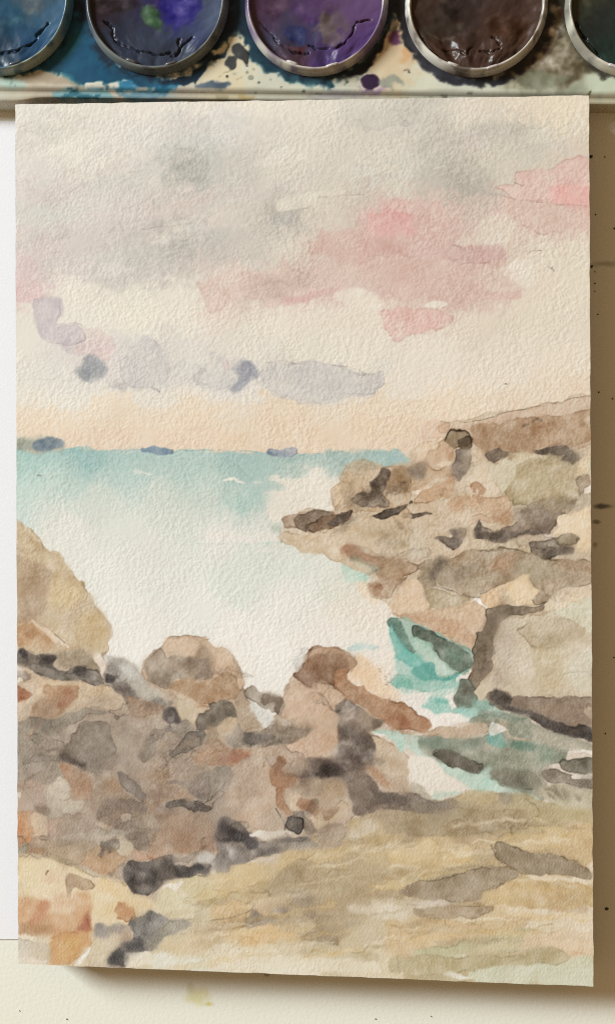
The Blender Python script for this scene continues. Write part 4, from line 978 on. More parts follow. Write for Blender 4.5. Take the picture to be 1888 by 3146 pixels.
def paint_picture(cv):
    cv.wash(cps(SKY), 62)
    sea = zp('H 60,290 240,300 440,285 560,270 700,280 1010,280 1484,288 I 0,285 520,300 740,318 930,306 1000,298 1440,282 1480,340 K 400,600 400,1206 O 1000,1206 0,1206 N 400,1206 60,1206')
    r = cv.mask(sea, 2.4, 4)
    cv.wash(cps(SEA), 62, (r[0], r[1]), wob=7)
    sand = zp('Q 0,1120 400,1030 700,930 1000,800 1300,640 L 0,740 300,700 540,632 840,650 1060,690 1250,740 1480,790 1480,1400 M 1500,1150 S 1484,1060 0,1000 R 1000,1000 1100,560 1200,350')
    marks_sky()
    marks_sea()
    marks_cliff()
    marks_inlet()
    n_left = len(MARKS)
    marks_left()
    left = MARKS[n_left + 1:]
    del MARKS[n_left + 1:]

    def lay(lst):
        for kind, pts, c, k in lst:
            (cv.stroke if kind == 's' else cv.line)(pts, c, **k)
    lay(MARKS)
    r = cv.mask(sand, 5, 6)
    cv.wash(cps(SAND), 40, (r[0], r[1]), wob=8)
    MARKS.clear()
    marks_sand()
    lay(MARKS)
    lay(left)
    MARKS.clear()
    for _ in range(70):
        p = np.array([RNG.uniform(80, 1780), RNG.uniform(330, 860)])
        if p[0] > 950 and p[1] > 560:
            continue
        L, th = RNG.uniform(50, 190), -.22 + RNG.normal(0, .12)
        w = RNG.uniform(10, 34)
        t = np.linspace(0, 2 * math.pi, 11)[:-1]
        q = np.stack([L * np.cos(t), w * np.sin(t) * (1 + .3 * RNG.standard_normal(10))], 1) @ np.array([[math.cos(th), math.sin(th)], [-math.sin(th), math.cos(th)]]) + p
        cv.stroke(q, ((196, 194, 184), (206, 194, 188), (198, 200, 190), (222, 214, 200), (190, 186, 180), (214, 196, 188), (226, 220, 204))[RNG.integers(7)], a=RNG.uniform(.12, .42), edge=RNG.choice([0, 0, .12, .25]), soft=RNG.choice([4, 8, 14]), wob=16, mot=.3)
    mk('N 100,1000 900,900 1300,1150 Q 0,100 400,220 500,400 300,700 P 1480,900 900,980 300,850 100,500', (152, 138, 126), a=.34, edge=0, soft=40, wob=10)
    mk('K 50,780 200,875 330,925 320,960 120,940 30,880', (150, 200, 186), a=.8, edge=.1, soft=6)
    mk('K 240,800 330,800 420,900 330,915', (196, 216, 202), a=.6, edge=0, soft=7)
    mk('K 0,560 40,610 70,700 130,760 210,800 240,850 200,895 110,840 45,795 20,700', (118, 192, 178), a=.85, edge=.25, soft=4)
    mk('K 120,640 260,700 330,800 250,830 160,740', (176, 206, 190), a=.55, edge=0, soft=8)
    mk('K 190,850 290,835 340,915 480,900 470,932 330,948 200,935 150,890', (104, 178, 164), a=.85, edge=.15, soft=4)
    mk('K 330,840 430,880 440,905 350,900', (186, 212, 198), a=.7, edge=0, soft=5)
    # cream gaps between the pink strokes, and the freshest pinks
    mk('G 830,60 1000,40 1010,210 930,235 800,120', (226, 215, 196), a=.75, edge=0, soft=6)
    mk('E 1010,270 1180,250 1300,310 1310,390 1150,390 1000,340', (226, 214, 195), a=.75, edge=0, soft=8)
    mk('C 700,870 850,880 890,960 820,1095 600,1085 570,1000', (220, 208, 188), a=.6, edge=0, soft=9)
    mk('G 600,110 760,90 920,240 640,240', (218, 196, 178), a=.5, edge=0, soft=9)
    mk('B 1200,900 1484,850 C 160,890 130,1000 B 1250,1015', (224, 160, 154), a=.6, edge=0, soft=13, wob=12)
    mk('C 1130,700 1250,672 1420,670 1420,805 1150,800', (234, 160, 152), a=.6, edge=0, soft=10)
    mk('G 620,300 930,245 925,300 640,340', (216, 176, 164), a=.7, edge=.3, soft=3.5)
    mk('C 430,1112 600,1098 780,1112 822,1180 G 790,40 600,60 400,40', (206, 166, 158), a=.6, edge=.4, soft=4)
    # lavender scallops of the low cloud bank
    mk('D 250,340 440,335 435,430 410,500 540,492 605,545 590,620 480,650 300,600', (192, 180, 186), a=.6, edge=.5, soft=4)
    mk('D 880,900 860,800 950,680 1020,600 1110,640 1190,760 1200,900 1110,960 1000,950', (196, 193, 192), a=.5, edge=.28, soft=4)
    mk('D 1380,850 1440,815 1484,840 E 40,850 30,900 0,930 D 1484,930 1400,915', (188, 186, 186), a=.5, edge=.28, soft=3)
    mk('E 90,900 180,860 290,890 300,930 200,970 110,960', (196, 194, 192), a=.5, edge=.28, soft=3)
    mk('E 480,930 490,860 560,775 700,790 830,770 1050,805 1180,835 1315,845 1310,950 1210,1015 1060,1008 870,1072 620,1022', (194, 190, 188), a=.5, edge=.55, soft=3, wob=8)
    mk('D 560,860 610,740 680,730 740,800 720,880 640,910', (146, 150, 156), a=.6, edge=.1, soft=8)
    mk('E 260,960 310,880 290,820 350,765 420,800 440,870 360,910 310,980', (146, 148, 160), a=.6, edge=.1, soft=7)
    lay(MARKS)
    MARKS.clear()
    # loose glazes laid wet over the rocks and the sand
    rocks = [zp('N 90,600 480,800 1000,750 1400,500 O 340,760 620,900 900,560 1250,900 Q 1250,150 1300,600 900,800 400,950 R 1300,200 850,350 P 100,980'),
             zp('J 600,260 1410,90 1410,1100 K 1410,300 700,440 560,700 100,480 O 1300,100 I 1000,950 700,850 1000,600 1300,420'),
             zp('Q 600,1000 1000,830 L 300,740 900,680 1420,800 1420,1150 M 1420,900 700,960 S 700,900 100,800 R 1300,500')]
    pal = [[(122, 108, 98), (150, 132, 114), (184, 146, 112), (96, 88, 84), (176, 158, 134), (196, 158, 128), (140, 124, 112), (206, 176, 146)],
           [(150, 130, 108), (196, 160, 126), (176, 158, 126), (120, 104, 90), (214, 184, 148), (186, 168, 138)],
           [(160, 138, 104), (206, 174, 122), (176, 156, 112), (150, 132, 104), (214, 186, 136), (192, 178, 136)]]
    for poly, cols, n_, ang, big in ((rocks[0], pal[0], 60, -.2, .8), (rocks[1], pal[1], 34, -.15, .75), (rocks[2], pal[2], 50, -.12, 1.2)):
        lo, hi = poly.min(0), poly.max(0)
        k = 0
        while k < n_:
            p = lo + RNG.random(2) * (hi - lo)
            x, y = p
            ins = False
            for (ax, ay), (bx, by) in zip(poly, np.roll(poly, -1, 0)):
                if (ay > y) != (by > y) and x < (bx - ax) * (y - ay) / (by - ay) + ax:
                    ins = not ins
            if not ins:
                continue
            k += 1
            L = RNG.uniform(26, 95) * big
            w = L * RNG.uniform(.22, .5)
            th = ang + RNG.normal(0, .45 if n_ != 50 else .1)
            t = np.linspace(0, 2 * math.pi, 9)[:-1]
            q = np.stack([L * np.cos(t), w * np.sin(t)], 1) * (1 + .25 * RNG.standard_normal((8, 1)))
            q = q @ np.array([[math.cos(th), math.sin(th)], [-math.sin(th), math.cos(th)]]) + p
            cv.stroke(q, cols[RNG.integers(len(cols))], a=RNG.uniform(.05, .24), edge=RNG.uniform(0, .4), soft=RNG.choice([2.2, 4, 7]), wob=9, mot=.3)
    for _ in range(85):
        p = np.array([RNG.uniform(560, 1800), RNG.uniform(2460, 2960)])
        if p[1] < 2760 - (p[0] - 300) * .22 or p[1] < 2490:
            continue
        L, th = RNG.uniform(45, 170), -.14 + RNG.normal(0, .05)
        if p[0] > 1350:
            th += .16
        w = RNG.uniform(3, 11)
        t = np.linspace(0, 2 * math.pi, 11)[:-1]
        q = np.stack([L * np.cos(t), w * np.sin(t) * (1 + .3 * RNG.standard_normal(10))], 1) @ np.array([[math.cos(th), math.sin(th)], [-math.sin(th), math.cos(th)]]) + p
        cv.stroke(q, ((216, 186, 132), (222, 204, 168), (160, 138, 102), (204, 172, 116), (182, 160, 118), (226, 212, 182))[RNG.integers(6)], a=RNG.uniform(.25, .6), edge=RNG.uniform(0, .2), soft=RNG.choice([3, 6]), wob=6, mot=.2)
    mk('M 712,100 730,65 800,68 900,110 950,130 1150,150 1250,180 1350,220 1420,270 1420,310 1370,330 1200,295 1000,285 880,250 760,180', (142, 124, 98), edge=.6)
    mk('M 50,430 150,360 300,330 430,295 560,270 720,250 840,245 905,280 880,320 760,380 650,420 640,470 400,480 200,470 100,450', (148, 129, 103), edge=.45, soft=3)
    mk('M 170,560 320,605 480,600 640,580 740,530 620,505 420,520 260,540', (163, 141, 111), edge=.4, soft=4)
    mk('L 305,375 330,340 400,345 520,390 600,410 640,445 635,485 590,498 500,475 380,430', (118, 112, 98), edge=.5)
    lay(MARKS)
    MARKS.clear()
    # wet-in-wet: here and there the pigment has bled across its edges
    f2 = (np.fft.fftfreq(cv.shape[0])[:, None]) ** 2 + (np.fft.rfftfreq(cv.shape[1])[None, :]) ** 2
    H = np.exp(-2 * (math.pi * 8 / cv.cell) ** 2 * f2)
    blur = np.stack([np.fft.irfft2(np.fft.rfft2(cv.D[..., i]) * H, s=cv.shape) for i in range(3)], -1).astype(np.float32)
    m = np.clip(-.2 + .6 * gnoise(cv.shape, 95 / cv.cell), 0, .6) * np.clip((cv.Y - 1330) / 60, 0, 1)
    cv.D += (blur - cv.D) * m[..., None]
    r = cv.mask(sand, 9, 6)
    cv.D[r[0]] *= (1 - .22 * r[1])[..., None]
    cv.D *= (1 - .10 * np.clip((1330 - cv.Y) / 80, 0, 1))[..., None]
    # thinner, greyer pigment
    mean = cv.D.mean(-1, keepdims=True)
    satm = np.full(cv.shape, .80, np.float32)
    satm[r[0]] += .10 * r[1]
    cv.D = (mean + satm[..., None] * (cv.D - mean)) * (.89 + .18 * np.clip((mean - .2) / .9, 0, 1))
    # drying lines and back-runs inside the washes
    wet = np.clip((cv.D.mean(-1) - .22) / .3, 0, 1)
    wet *= np.clip((2560 - cv.Y) / 120, 0, 1) * np.clip((cv.Y - 1300) / 60, 0, 1)
    for _ in range(2):
        n = gnoise(cv.shape, 130 / cv.cell) + .07 * gnoise(cv.shape, 24 / cv.cell)
        gy, gx = np.gradient(n)
        d = (n - RNG.uniform(-.6, .6)) / (np.hypot(gx, gy) + .004) * cv.cell
        on = np.clip(gnoise(cv.shape, 120 / cv.cell) * .9 - .45, 0, 1) * wet
        cv.D += (0.16 * on * np.exp(-(d / 2.6) ** 2) + .05 * on * np.clip(1 - np.abs(d + 14) / 14, 0, 1))[..., None] * np.array([.9, 1, 1.08], np.float32)
# ==PAINTER-END==


# ------------------------------------------------------------------ table
TABLE_C = alb((233, 231, 215))
table_mat = mat('cream_table', TABLE_C, rough=0.5, bump=(1400, 0.12, 0.0004))
nt = table_mat.node_tree
bsdf = nt.nodes['Principled BSDF']
geo = nt.nodes.new('ShaderNodeNewGeometry')
nz = nt.nodes.new('ShaderNodeTexNoise')
nz.inputs['Scale'].default_value = 260
nz.inputs['Detail'].default_value = 5
nt.links.new(geo.outputs['Position'], nz.inputs['Vector'])
base = nt.nodes.new('ShaderNodeMix')
base.data_type = 'RGBA'
base.inputs['A'].default_value = (*(TABLE_C * 0.975), 1)
base.inputs['B'].default_value = (*np.clip(TABLE_C * 1.02, 0, .85), 1)
nz2 = nt.nodes.new('ShaderNodeTexNoise')
nz2.inputs['Scale'].default_value = 45
nt.links.new(geo.outputs['Position'], nz2.inputs['Vector'])
nt.links.new(nz2.outputs['Fac'], base.inputs['Factor'])
prev = base.outputs['Result']
# old paint smears on the table: x, y, half width, half height, colour, strength
for x, y, rx, ry, c, st in ((605, 3068, 62, 34, (216, 208, 150), .75), (585, 3040, 20, 22, (196, 192, 140), .5), (1846, 1556, 44, 12, (84, 82, 84), .9),
                            (1828, 1603, 16, 9, (96, 86, 78), .7), (1826, 1672, 14, 14, (150, 90, 64), .6), (1850, 810, 60, 16, (120, 128, 104), .5),
                            (640, 3085, 30, 12, (206, 196, 110), .8), (820, 2994, 10, 8, (120, 118, 70), .6)):
    p = at(x, y, 0)
    u = np.linalg.norm(at(x + 1, y, 0) - p)
    sub = nt.nodes.new('ShaderNodeVectorMath'); sub.operation = 'SUBTRACT'
    sub.inputs[1].default_value = tuple(p)
    nt.links.new(geo.outputs['Position'], sub.inputs[0])
    scl = nt.nodes.new('ShaderNodeVectorMath'); scl.operation = 'MULTIPLY'
    scl.inputs[1].default_value = (1 / (rx * u), 1 / (ry * u), 0)
    nt.links.new(sub.outputs[0], scl.inputs[0])
    le = nt.nodes.new('ShaderNodeVectorMath'); le.operation = 'LENGTH'
    nt.links.new(scl.outputs[0], le.inputs[0])
    ad = nt.nodes.new('ShaderNodeMath'); ad.operation = 'MULTIPLY_ADD'
    nt.links.new(nz.outputs['Fac'], ad.inputs[0])
    ad.inputs[1].default_value = 1.9
    nt.links.new(le.outputs['Value'], ad.inputs[2])
    mr = nt.nodes.new('ShaderNodeMapRange')
    mr.interpolation_type = 'SMOOTHSTEP'
    mr.inputs['From Min'].default_value = 2.0
    mr.inputs['From Max'].default_value = 1.25
    mr.inputs['To Max'].default_value = st
    nt.links.new(ad.outputs[0], mr.inputs['Value'])
    mx = nt.nodes.new('ShaderNodeMix')
    mx.data_type = 'RGBA'
    nt.links.new(mr.outputs['Result'], mx.inputs['Factor'])
    nt.links.new(prev, mx.inputs['A'])
    mx.inputs['B'].default_value = (*alb(c), 1)
    prev = mx.outputs['Result']
nt.links.new(prev, bsdf.inputs['Base Color'])

tp = np.array([[(-.6, -.6, -.02), (.6, -.6, -.02)], [(-.6, -.6, 0), (.6, -.6, 0)], [(-.6, .6, 0), (.6, .6, 0)], [(-.6, .6, -.02), (.6, .6, -.02)]], float)
table = link('table_top', mesh_grid('table_top', tp, smooth=False), None, table_mat)
table['kind'] = 'structure'

# dried paint drops standing proud of the table
for x, y, r, c in ((1814, 481, 9, (40, 52, 44)), (1856, 482, 4, (70, 56, 40)), (1828, 659, 4, (84, 66, 46)), (1886, 702, 5, (60, 56, 50)), (1816, 819, 7, (70, 64, 48)),
                   (1826, 835, 3, (40, 36, 34)), (1826, 871, 4, (60, 50, 38)), (1826, 895, 3, (60, 50, 38)), (1835, 966, 4, (50, 42, 32)), (1880, 1225, 4, (90, 70, 48)),
                   (1862, 2792, 9, (58, 52, 44)), (1858, 2254, 4, (84, 66, 46)), (1152, 3130, 4, (150, 140, 118)), (1322, 3122, 3, (160, 150, 128)),
                   (1838, 1205, 4, (78, 62, 44)), (1884, 2020, 4, (70, 54, 40)), (205, 3130, 4, (186, 178, 158)), (60, 3105, 3, (184, 176, 156))):
    ctr = at(x, y, 0)
    u = np.linalg.norm(at(x + 1, y, 0) - ctr)
    n = 14
    rr = r * 0.62 * u * (1 + 0.16 * RNG.standard_normal(n))
    th = np.arange(n) * 2 * math.pi / n
    rings = []
    for f, z in ((1.0, .00003), (.82, .00012), (.45, .0002), (0.02, .00022)):
        rings.append(np.stack([rr * f * np.cos(th), rr * f * np.sin(th), np.full(n, z)], -1))
    o = link('paint_drop', mesh_grid('paint_drop', np.array(rings), closed_u=True), table, mat('dried_paint', alb(c), rough=.4))
    o.location = tuple(ctr)

# ------------------------------------------------------------------ loose white sheet under the pad
PAD_H = 0.0085
SH_Z = 0.00028
sc_ = [at(-260, 372, SH_Z), at(1560, 372, SH_Z), at(1560, 2884, SH_Z), at(-260, 2886, SH_Z)]
g = np.array([[list(sc_[3][:2]) + [0.00002], list(sc_[2][:2]) + [0.00002]], [sc_[3], sc_[2]], [sc_[0], sc_[1]], [list(sc_[0][:2]) + [0.00002], list(sc_[1][:2]) + [0.00002]]])
sheet_root = link('paper_sheet', mesh_grid('paper_sheet', g, smooth=False), None, mat('white_copy_paper', alb((235, 233, 237), 1.0), rough=.85, bump=(2600, .08, .0002)))
sheet_root['label'] = 'plain white paper sheet showing along the left edge under the painting'
sheet_root['category'] = 'paper sheet'

# ------------------------------------------------------------------ the pad with the painted page
CORN = [at(47, 321, PAD_H), at(1807, 293, PAD_H), at(1821, 3031, PAD_H), at(57, 2961, PAD_H)]   # tl tr br bl
NX, NY = 724, 1096
u = np.linspace(0, 1, NX)[None, :, None]
v = np.linspace(0, 1, NY)[:, None, None]
PG = (CORN[0] * (1 - u) + CORN[1] * u) * (1 - v) + (CORN[3] * (1 - u) + CORN[2] * u) * v
X, Y = trace(PG)
cell = 1764 / NX
cv = Canvas(X, Y, cell)
# cold-pressed tooth
t1 = fnoise((NY, NX), 12.5 / cell, band=.9)
t2 = lown((NY, NX), 12 / cell)
t3 = fnoise((NY, NX), 27 / cell, band=.8)
tooth = 0.5 * t1 + 0.42 * t2 + 0.4 * t3
tooth *= 1 + .3 * gnoise((NY, NX), 120 / cell)
tooth = np.tanh(tooth * 0.9)
streak = fnoise((NY, NX), 9 / cell, aspect=.22, band=.5)
paint_picture(cv)
low = np.clip((Y - 1900) / 700, 0, 1).astype(np.float32)
colr = cv.albedo(-(tooth * (1 - .45 * low) + .75 * low * streak), 0.14)
wav = lown((NY, NX), 420 / cell)
edge_w = gnoise((NY, NX), 60 / cell) * 0.00003
P3 = PG.copy()
P3[..., 2] += 0.000024 * (tooth * (1 - .35 * low) + .35 * low * streak) + 0.00005 * wav
bx = np.minimum(np.arange(NX), NX - 1 - np.arange(NX))[None, :] < 1
by = np.minimum(np.arange(NY), NY - 1 - np.arange(NY))[:, None] < 1
P3[..., 0] += edge_w * bx
P3[..., 1] += edge_w * by
pad = thing('painting_pad', (*((CORN[0] + CORN[2]) / 2)[:2], 0), 'cream watercolour paper painted with a rocky sea cove under pink clouds', 'painting')
off = np.array(pad.location)
paper_mat = mat('painted_watercolour_paper', rough=.92, attr=True, spec=.2)
page = link('painted_page', mesh_grid('painted_page', (P3 - off)[::-1], cols=colr[::-1]), pad, paper_mat)
# torn edge of the page going down to the block
ring = np.concatenate([P3[0, :-1], P3[:-1, -1], P3[-1, :0:-1], P3[:0:-1, 0]])
rcol = np.concatenate([colr[0, :-1], colr[:-1, -1], colr[-1, :0:-1], colr[:0:-1, 0]])
dn = ring.copy(); dn[:, 2] = PAD_H - 0.00035
edge_me = mesh_grid('page_edge', np.array([dn, ring]) - off, closed_u=True, cols=np.array([np.tile(PAPER * 1.02, (len(ring), 1)), .5 * rcol + .5 * PAPER]))
link('page_edge', edge_me, pad, paper_mat)
ctr = sum(CORN) / 4
blk = []
for z in (SH_Z + .00002, PAD_H - 0.00036):
    blk.append([np.array([c[0] + (ctr[0] - c[0]) * .006, c[1] + (ctr[1] - c[1]) * .004, z]) for c in (CORN[0], CORN[3], CORN[2], CORN[1])])
nl = 9
rows = []
for i in range(nl + 1):
    z = SH_Z + .00002 + (PAD_H - .00038 - SH_Z) * i / nl
    for ins, dz in ((0.004, 0), (0.0055, .00003)):
        rows.append([np.array([c[0] + (ctr[0] - c[0]) * ins, c[1] + (ctr[1] - c[1]) * ins, z + dz]) for c in (CORN[0], CORN[3], CORN[2], CORN[1])])
rows.append([ctr * [1, 1, 0] + [0, 0, PAD_H - .00036]] * 4)
blk_me = mesh_grid('page_block', np.array(rows) - off, closed_u=True, smooth=False)
link('page_block', blk_me, pad, mat('gummed_black_binding', (.05, .045, .04), rough=.7, bump=(900, .3, .0002)))

# ------------------------------------------------------------------ paint tray
ZD = 0.0054
p0, p1 = at(100, 275, ZD), at(1850, 296, ZD)
ex = (p1 - p0); ex /= np.linalg.norm(ex)
ny = np.array([-ex[1], ex[0], 0.0])
PXM = np.linalg.norm(at(945, 200, ZD) - at(944, 200, ZD))
S = np.arange(-.0235, .1245, .00021)
# profile from foot to deck: (offset along ny, height)
prof = [(-.00112, 0.0), (-.00111, .0036), (-.00107, .00425), (-.00095, .00445), (-.0006, .00455), (-.0002, .00462), (.00005, .0048), (.0003, .00522), (.0008, ZD)]
tt = list(np.arange(.001, .0182, .00021)) + list(np.arange(.0186, .0440, .0016))
prof += [(t, ZD) for t in tt]
prof += [(.0446, .0052), (.0449, .0045), (.0452, .0)]
prof = np.array(prof)
TG = p0[None, None] * [1, 1, 0] + ex[None, None] * S[None, :, None] + ny[None, None] * prof[:, 0][:, None, None]
TG = TG + np.array([0, 0, 1.0]) * prof[:, 1][:, None, None]
# the foot flares out at the left end of the visible wall
flare = 1 / (1 + np.exp((S - .0000 + .0006) / .0009)) * .0011
for i in range(5):
    TG[i] -= ny * (flare * (1 - i / 5))[:, None]
# gentle unevenness of the moulded deck
warp = lown(TG.shape[:2], 60)
TG[9:-3, :, 2] += 0.00004 * warp[9:-3]
TX_, TY_ = trace(TG)
tc = Canvas(TX_, TY_, 4.0)
tc.wash(cps("""40,255:206,206,188 100,262:176,170,150 180,265:196,186,166 300,275:214,204,184 450,278:150,180,186 560,275:196,188,168 650,230:214,203,172 720,180:210,198,166
800,255:206,204,184 900,265:198,204,186 1000,268:198,202,182 1080,262:192,190,170 1200,220:208,192,158 1240,170:206,182,148 1300,255:208,206,184 1450,272:206,206,186
1560,280:196,196,172 1620,230:128,122,100 1690,120:136,126,102 1720,60:128,112,92 1700,200:122,114,92 1780,250:152,156,134 1850,265:196,202,178 1880,285:190,188,162
1650,280:188,186,164 300,298:222,204,176 100,290:226,212,186 700,298:212,200,166 900,300:204,192,166 1100,302:204,196,172 1850,310:196,180,150 1500,-200:90,80,70 500,-250:60,90,100 900,-250:90,80,110""", 1.0), 55)


def ts(spec, c, **k):
    k.setdefault('var', 0); k.setdefault('a', .97); k.setdefault('mot', .07); k.setdefault('edge', .15); k.setdefault('soft', 5); k.setdefault('wob', 6)
    tc.stroke(zp(spec), c, **k)


ts('U 440,-60 560,-60 600,200 700,350 850,450 1000,500 1160,530 1180,560 1000,580 880,560 790,530 700,540 600,525 560,560 520,545 470,500 400,480 300,460 0,470 0,440 200,420 330,330 420,180', (19, 68, 92))
ts('U 400,480 480,300 520,200 580,260 680,420 720,520 600,530 540,550', (14, 74, 104), edge=0, soft=14, a=.8)
ts('U 420,400 430,280 500,190 540,240 500,330', (26, 88, 96), edge=0, soft=12, a=.6)
ts('U 700,420 850,480 1050,530 1180,500 1300,430 1420,350 1484,260 V 60,330 150,230 200,100 210,-60 330,-60 340,80 380,200 330,290 300,230 240,230 160,380 60,470 0,545 U 1260,520 1190,560 1000,520', (22, 44, 60))
ts('V 330,-60 340,120 400,220 520,360 640,440 760,490 860,500 900,560 760,550 640,530 560,500 450,450 330,300', (26, 56, 70), soft=7)
ts('V 560,490 900,500 880,560 760,560', (58, 96, 104), edge=0, soft=9, a=.7)
ts('U 720,560 800,520 880,515 890,570 1000,560 1170,560 1160,590 980,610 890,590 800,580', (54, 122, 152), soft=4)
ts('U 430,590 520,585 560,600 700,590 640,635 520,630 460,635 350,630', (150, 190, 190), soft=4, a=.8)
ts('U 450,590 520,583 550,597 480,600', (40, 90, 110), soft=3, a=.8)
ts('U 0,490 80,495 180,540 120,570 0,575', (176, 204, 192), soft=9, a=.8)
ts('U 150,510 300,470 450,510 520,560 440,560 300,540', (168, 152, 130), soft=9, a=.8, edge=.05)
ts('U 570,575 600,530 680,545 790,530 760,570 690,575', (222, 214, 196), soft=3)
ts('U 890,570 980,575 990,595 920,590', (214, 206, 190), soft=3)
ts('V 1220,-40 1240,0 1230,200 1180,320 1060,430 920,480 980,500 1100,480 1160,400 1230,290 1250,160 1290,100 1330,140 1380,300 1440,330 1400,200 1370,0 1370,-60', (24, 22, 25))
ts('V 1260,140 1290,105 1315,130 1300,170', (150, 140, 126), soft=6, edge=0, a=.7)
ts('V 1250,230 1300,210 1340,270 1300,295 1270,280', (84, 48, 84), soft=7, edge=0, a=.8)
ts('V 1330,330 1380,310 1400,370 1360,390', (204, 158, 112), soft=9, edge=0, a=.8)
ts('W 120,-40 110,60 170,260 260,370 380,450 500,500 650,510 800,470 830,520 700,550 520,555 380,530 260,470 180,360 100,240', (46, 46, 52), soft=7)
ts('W 830,470 900,380 1000,300 1060,150 1050,20 1170,-40 1180,100 1230,260 1330,390 1484,470 1340,460 1270,500 1200,560 1000,580 860,550', (124, 114, 92), soft=9, mot=.4)
ts('W 1020,0 1060,0 1040,160 960,290 860,390 780,440 760,480 900,430 1000,320 1070,170', (62, 52, 44), soft=7)
ts('W 1120,-20 1160,-20 1150,110 1120,120', (70, 48, 36), soft=6, a=.8)
ts('W 1170,120 1200,260 1300,400 1484,480 1484,500 1330,440 1230,330', (60, 56, 46), soft=8, a=.8)
ts('W 820,470 960,450 1180,520 1040,590 880,560', (120, 124, 102), soft=14, edge=0, a=.7)
ts('W 1270,500 1340,470 1484,490 1484,600 1330,600', (192, 202, 178), soft=9, edge=0, a=.8)
ts('W 1310,590 1340,585 1340,605 1315,605', (70, 76, 54), soft=3, edge=0)
ts('V 1080,520 1130,485 1185,500 1195,550 1140,582 1090,565', (46, 28, 54), edge=.4, soft=3, wob=2)
ts('V 1050,560 1090,585 1140,590 1220,560 1200,610 1090,610', (176, 150, 172), soft=6, edge=.2, a=.8)
ts('V 1190,510 1260,500 1330,520 1360,560 1290,555 1280,590 1210,540', (142, 146, 132), soft=6, edge=.1, a=.8)
ts('V 240,320 290,285 330,320 345,360 330,430 310,390 260,370', (56, 58, 58), soft=3, edge=.3, wob=3)
ts('V 195,410 220,370 265,375 270,420 230,450', (62, 64, 64), soft=3, edge=.3, wob=3)
ts('V 0,540 100,535 240,545 170,575 60,575', (70, 84, 100), soft=5, edge=.1, a=.85)
for x, y, r, c in ((205, 500, 9, (40, 36, 40)), (258, 478, 13, (180, 176, 152)), (338, 470, 11, (130, 132, 112)), (360, 508, 18, (150, 156, 136)), (415, 538, 6, (70, 72, 66)),
                   (555, 566, 4, (60, 70, 70)), (395, 600, 6, (80, 84, 80)), (490, 520, 6, (170, 168, 148)), (380, 450, 9, (176, 170, 146)), (335, 430, 6, (90, 90, 84)),
                   (705, 595, 8, (110, 116, 108)), (985, 530, 10, (120, 120, 96))):
    ts('V ' + ' '.join('%.1f,%.1f' % (x + r * math.cos(a_), y + r * .9 * math.sin(a_)) for a_ in np.arange(0, 6.28, .8)), c, soft=2.5, wob=1.5, edge=.3)
for spec, c, w_ in (('V 150,500 180,480 230,460', (150, 140, 112), 2), ('V 270,525 300,505', (150, 140, 112), 3), ('V 740,608 980,612', (120, 122, 112), 2.2), ('V 980,625 1484,645', (150, 146, 126), 2.2),
                    ('U 560,588 800,578 1000,600', (60, 110, 128), 2.5), ('U 1150,600 1484,600', (170, 168, 150), 2), ('W 0,648 300,632', (120, 118, 100), 2.2), ('W 350,622 385,626', (90, 84, 74), 4),
                    ('W 520,608 545,610', (100, 96, 84), 3), ('W 115,460 140,450 145,470', (40, 32, 34), 4), ('U 680,555 700,560', (50, 84, 100), 4), ('U 700,575 740,570', (40, 60, 74), 4)):
    tc.line(zp(spec), c, w_, a=.75)
ts('U 340,596 700,588 730,640 520,652 360,640', (142, 186, 190), soft=5, a=.85)
ts('U 380,625 470,605 560,618 660,604 640,630 480,640', (44, 104, 126), soft=4, a=.7)
ts('U 760,590 1000,604 1100,612 980,636 820,622', (110, 150, 166), soft=6, a=.7)
ts('V 860,600 1100,606 1080,640 900,640', (168, 164, 170), soft=6, a=.6)
ts('V 130,620 220,625 200,665 130,660', (168, 158, 124), soft=7, edge=0, a=.7)
ts('V 300,630 400,640 380,665 310,660', (190, 164, 104), soft=7, edge=0, a=.6)
ts('V 720,620 960,620 900,660 740,655', (186, 178, 172), soft=6, edge=.1, a=.7)
for cx0, cy0, c in ((-5, -6, (16, 40, 48)), (476, -6, (18, 30, 44)), (969, 0, (22, 38, 50)), (1463, 5, (34, 33, 36)), (1957, 10, (52, 50, 42))):  # pigment stain plus the pans' shadow, painted as dark rings on the deck
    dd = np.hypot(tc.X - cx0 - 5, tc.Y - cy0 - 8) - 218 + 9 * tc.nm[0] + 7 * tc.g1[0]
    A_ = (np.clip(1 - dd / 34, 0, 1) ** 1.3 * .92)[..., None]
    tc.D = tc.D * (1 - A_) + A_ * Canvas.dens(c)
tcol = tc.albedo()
tray = thing('paint_tray', (*(p0 + ex * .05)[:2], 0), 'stained cream plastic watercolour tray holding five round paint pans', 'paint tray')
toff = np.array(tray.location)
tray_mat = mat('stained_shaded_plastic', rough=.5, attr=True, spec=.2, bump=(900, .06, .0002))
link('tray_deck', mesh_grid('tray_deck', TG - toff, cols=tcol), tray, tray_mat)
for k, (s_, nm) in enumerate(((0, 'l'), (-1, 'r'))):
    e = TG[:, s_]
    ee = np.stack([e, e * [1, 1, 0]], 0)
    link('end_wall', mesh_grid('end_wall', ee - toff if k == 0 else (ee - toff)[::-1]), tray, mat('tray_plastic', alb((214, 204, 180)), rough=.4, vary=(200, .1)))

